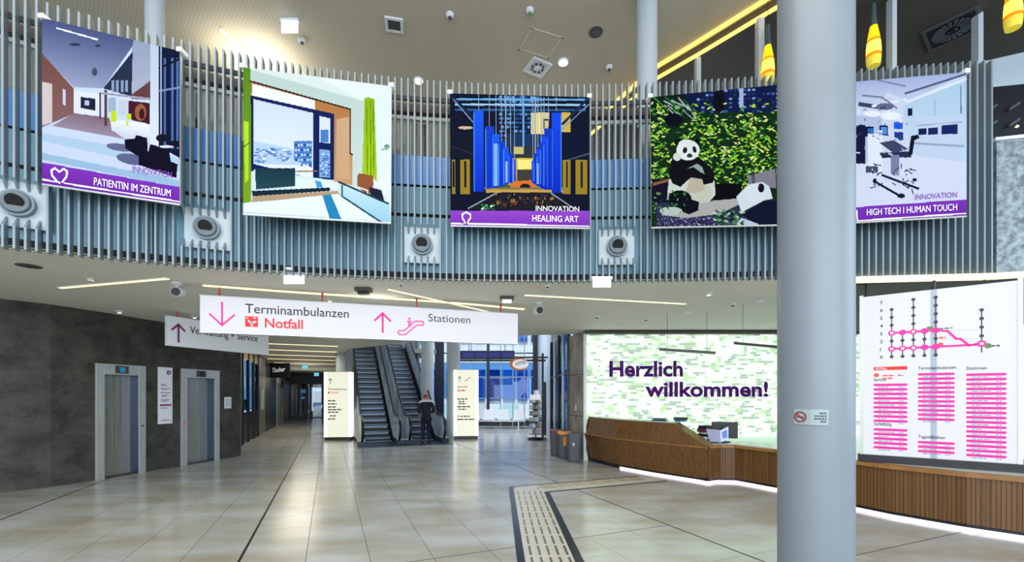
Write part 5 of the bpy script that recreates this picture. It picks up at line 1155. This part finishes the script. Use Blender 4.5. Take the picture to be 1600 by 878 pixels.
# ================================================================== DIRECTORY BOARD
BL_ = V((5.21, 6.62, 0)); BR_ = V((6.48, 5.6, 0)); DX = (BR_-BL_); LB = DX.length; DX.normalize(); ZT, ZB = 3.2, .86
bd = root('directory_board', 'large lit directory board with magenta lines and lists, right of the big column', 'sign board', (BL_+BR_)/2 + V((0,0,.757)))
pl = Plane2(BL_ + V((0,0,ZT)), DX, U); H_ = ZT-ZB
b = MB(); pl.rect(b, .045, .0, LB-.045, H_, -.06, .06); b.build('panel', M_signw, bd)
for x0, x1 in ((0,.045),(LB-.045,LB)):
    b = MB(); pl.rect(b, x0, -.02, x1, H_+.02, -.08, .1); b.build('side_post', M_steel, bd)
b = MB(); pl.rect(b, -.02, H_, LB+.2, H_+.1, -.12, .2); b.build('base_rail', M_black, bd)
for f in (.05,.5): 
    p = pl.p(LB*f, 0, -.04); MB().cyl(p, (p.x,p.y,ZS), .018, n=8).build('rod', M_black, bd)
b = MB(); pl.rect(b, LB*.475, .0, LB*.515, H_, -.0, .002); b.build('post_shadow_strip', mat('post_shadow_grey', (150,160,180), .5, emit=.3), bd)  # shadow of the post behind the panel, painted as a grey strip
# crop-to-board mapping (measured on the photograph's board)
def m1(x, y):   # 1427-wide crop of the upper half
    px, py = 1340+x*260/1427, 440+y*160/878; return bmap(px, py)
def m2(x, y): px, py = 1340+x*260/1234, 560+y*185/878; return bmap(px, py)
def bmap(px, py):   # ray / board plane intersection, returned in board coordinates
    d = V(((px-CX)/F, 1, -(py-HY)/F)); o = V((0,0,EYE)); n = pl.N; t = (pl.O-o).dot(n)/d.dot(n); q = o+d*t - pl.O; return q.dot(pl.X), -q.dot(pl.Y)
cs_ = [m1(x, 600)[0] for x in (292,385,478,573,670,1063)]
l3 = m1(292,442)[1]; l1 = m1(292,577)[1]; st_ = (l1-l3)/2; l0 = l1+st_
b = MB(); levels = [7-0,]
tops = [l3-3*st_, l3, l3-4*st_, l3, l3-4*st_, l1-4.0*st_]
for i, x in enumerate(cs_):
    bot = l0 if i < 5 else l1+st_*.9
    pl.line(b, [(x, tops[i]), (x, bot)], .012, .004)
    y = tops[i]
    while y <= bot+.01: pl.disc(b, x, y, .022, .006); y += st_
b.build('line_print', M_txt, bd)
b = MB(); pl.line(b, [(cs_[0],l1),(cs_[4],l1),(cs_[5],l1)], .028, .008); pl.line(b, [(cs_[0],l3),(cs_[4],l3),m1(770,424),m1(845,490),m1(880,490),m1(955,548),(cs_[5],l1-.02)], .028, .008)
for i in range(5): pl.disc(b, cs_[i], l1, .04, .009); pl.disc(b, cs_[i], l3, .04, .009)
pl.disc(b, cs_[5], l1-.01, .045, .009); b.build('route_print', M_mag, bd)
b = MB()
for i in (0,2): pl.disc(b, cs_[i], l3, .02, .013); 
for i in (0,1,2): pl.disc(b, cs_[i], l1, .02, .013)
pl.disc(b, cs_[5], l1-.01, .02, .013); b.build('stop_print', M_white, bd)
b = MB(); x, y = m1(618,404); pl.rect(b, x-.03,y-.03,x+.03,y+.03,.006); x, y = m1(1117,550); pl.disc(b, x, y, .035, .006); pl.dashes(b, *m1(700,398), .13, .02, 3); b.build('green_print', M_green, bd)
b = MB(); pl.dashes(b, *m1(1145,545), .08, .02, 4); b.build('small_print', M_txt, bd)
b = MB(); x, y = m1(710,540); pl.disc(b, x, y, .03, .006); pl.dashes(b, *m1(697,474), .07, .025, 6); pl.dashes(b, *m1(745,550), .04, .015, 6); b.build('orange_print', mat('print_orange', (140,40,20), .5, emit=.7, ecol=(240,90,50)), bd)
b = MB(); pl.line(b, [m1(700,420), m1(1030,414)], .004); pl.line(b, [m1(700,495), m1(1030,488)], .004); b.build('grid_print', M_lil, bd)
for k in range(8):
    y = l0 - k*st_; text(str(k), pl.p(m1(192,600)[0], y+.022, .004), pl.X, U, .045, M_txt, bd, bold=.02)
def bars(xa, xb, y0, n, pitch, seed, m_=M_mag):
    b = MB(); t = MB()
    for k in range(n):
        y = y0 + k*pitch; pl.rect(b, xa, y, xb, y+pitch*.55, .003, .002); pl.dashes(t, xa+.05, y+pitch*.68, (xb-xa)*(.25+.3*((k*7+seed)%5)/5), pitch*.2, k+seed); pl.dashes(t, xb-.09, y+pitch*.68, .05, pitch*.2, k)
    b.build('bar_print', m_, bd); t.build('small_print', mat('print_teal', (90,150,150), .5, emit=.35), bd)
c1a, c1b = m2(120,190)[0], m2(368,190)[0]; c2a, c2b = m2(448,118)[0], m2(718,118)[0]; c3a, c3b = m2(806,120)[0], m2(1102,120)[0]
y = m2(120,64)[1]; b = MB(); pl.rect(b, c1a, y, c1b, y+.05, .003, .002); b.build('bar_print', M_red, bd)
b = MB(); pl.disc(b, c1a+.03, y+.12, .03); pl.dashes(b, c1a+.1, y+.12, .12, .02, 2); pl.dashes(b, c1a+.1, y+.16, .12, .02, 8); pl.dashes(b, c1b-.1, y+.12, .06, .02, 2); b.build('orange_print', mat('print_orange', (140,40,20), .5, emit=.7, ecol=(240,90,50)), bd)
text('NOTFALL', pl.p(c1a+.02, y+.04, .006), pl.X, U, .03, M_white, bd, width=.13, bold=.02)
y1_ = m2(120,188)[1]; p1 = (m2(120,452)[1]-y1_)/8; bars(c1a, c1b, y1_, 9, p1, 1); y2_ = m2(120,516)[1]; bars(c1a, c1b, y2_, 5, p1, 4)
y3_ = m2(448,110)[1]; p2 = (m2(448,440)[1]-y3_)/10; bars(c2a, c2b, y3_, 11, p2, 2); y4_ = m2(448,610)[1]; bars(c2a, c2b, y4_, 3, p2, 5)
y5_ = m2(806,112)[1]; p3_ = (m2(806,705)[1]-y5_)/17; bars(c3a, c3b, y5_, 18, p3_, 3)
for s, x, y, wd in (('Service', c1a, y1_-.04, .14), ('Verwaltung', c1a, y2_-.04, .2), ('Terminambulanzen', c2a, y3_-.05, .38), ('Tageskliniken', c2a, y4_-.04, .27), ('Stationen', c3a, y5_-.05, .19)):
    text(s, pl.p(x, y, .004), pl.X, U, .042, M_txt, bd, width=wd, bold=.014)
# no smoking sign on the big column (plate bent round the shaft)
ns_ = root('no_smoking_sign', 'small grey glass plate with red no smoking ring on the big column', 'sign', (2.565-.1, 3.74-.28, 1.55))
cx0, cy0 = 2.565, 3.74
base_a = math.atan2(-cy0, -cx0)     # direction from column to camera
def cylp(s, z, r): t = base_a + s/.275; return V((cx0+r*math.cos(t), cy0+r*math.sin(t), z))
def cplate(s0, s1, z0, z1, r, m_, nm):
    n = 8; b = MB(); b.loft([[cylp(s0+(s1-s0)*k/n, z0, r), cylp(s0+(s1-s0)*k/n, z1, r), cylp(s0+(s1-s0)*k/n, z1, r-.006), cylp(s0+(s1-s0)*k/n, z0, r-.006)] for k in range(n+1)]); b.build(nm, m_, ns_)
cplate(-.145, .09, 1.50, 1.625, .282, mat('plate_glass', (140,158,160), .2), 'plate')
b = MB()
for k in range(24):
    a0, a1 = 2*math.pi*k/24, 2*math.pi*(k+1)/24; b.add([cylp(-.098+r*math.cos(t), 1.562+r*math.sin(t), .2835) for r, t in ((.033,a0),(.045,a0),(.045,a1),(.033,a1))], [(0,1,2,3)])
b.add([cylp(-.098+x, 1.562+z, .2838) for x, z in ((-.034,.024),(-.026,.032),(.034,-.024),(.026,-.032))], [(0,1,2,3)]); b.build('ring_print', mat('ring_red', (140,30,36), .5), ns_)
b = MB(); b.add([cylp(-.098+x, 1.562+z, .2833) for x, z in ((-.028,-.006),(.026,-.006),(.026,.004),(-.028,.004))], [(0,1,2,3)])
rr_ = random.Random(2)
for j, (a0, a1) in enumerate(((.03,.075),(.0,.075),(-.005,.075),(.035,.072))):
    s = a0
    while s < a1: l = rr_.uniform(.012,.026); b.add([cylp(min(q_,a1), 1.6-j*.022+z, .2833) for q_, z in ((s,0),(s+l,0),(s+l,-.011),(s,-.011))], [(0,1,2,3)]); s += l+.004
b.build('small_print', M_txt, ns_)
# lamps belonging to the low ceiling fittings, then an added escalator fill
def plight(name, loc, e, col, sz=.6):
    l = bpy.data.lights.new(name, 'AREA'); l.energy = e; l.color = col; l.size = sz; o = bpy.data.objects.new(name, l); COL.objects.link(o); o.location = loc
plight('linear_light_glow', (-6.1,6.75,ZS-.03), 14, (1,.93,.78)); plight('linear_light_glow', (1.7,7.9,ZS-.03), 18, (1,.95,.84)); plight('linear_light_glow', (-2.4,7.9,ZS-.03), 18, (1,.93,.78))
plight('corridor_light_glow', tuple(G(-1.2,19,ZS-.05)), 60, (1,.92,.76), 1.5); plight('corridor_light_glow', tuple(G(-1.2,24,ZS-.05)), 60, (1,.92,.76), 1.5)
plight('escalator_fill', (-1.5,20,7.5), 700, (.9,.95,1), 4)  # added fill above the escalators
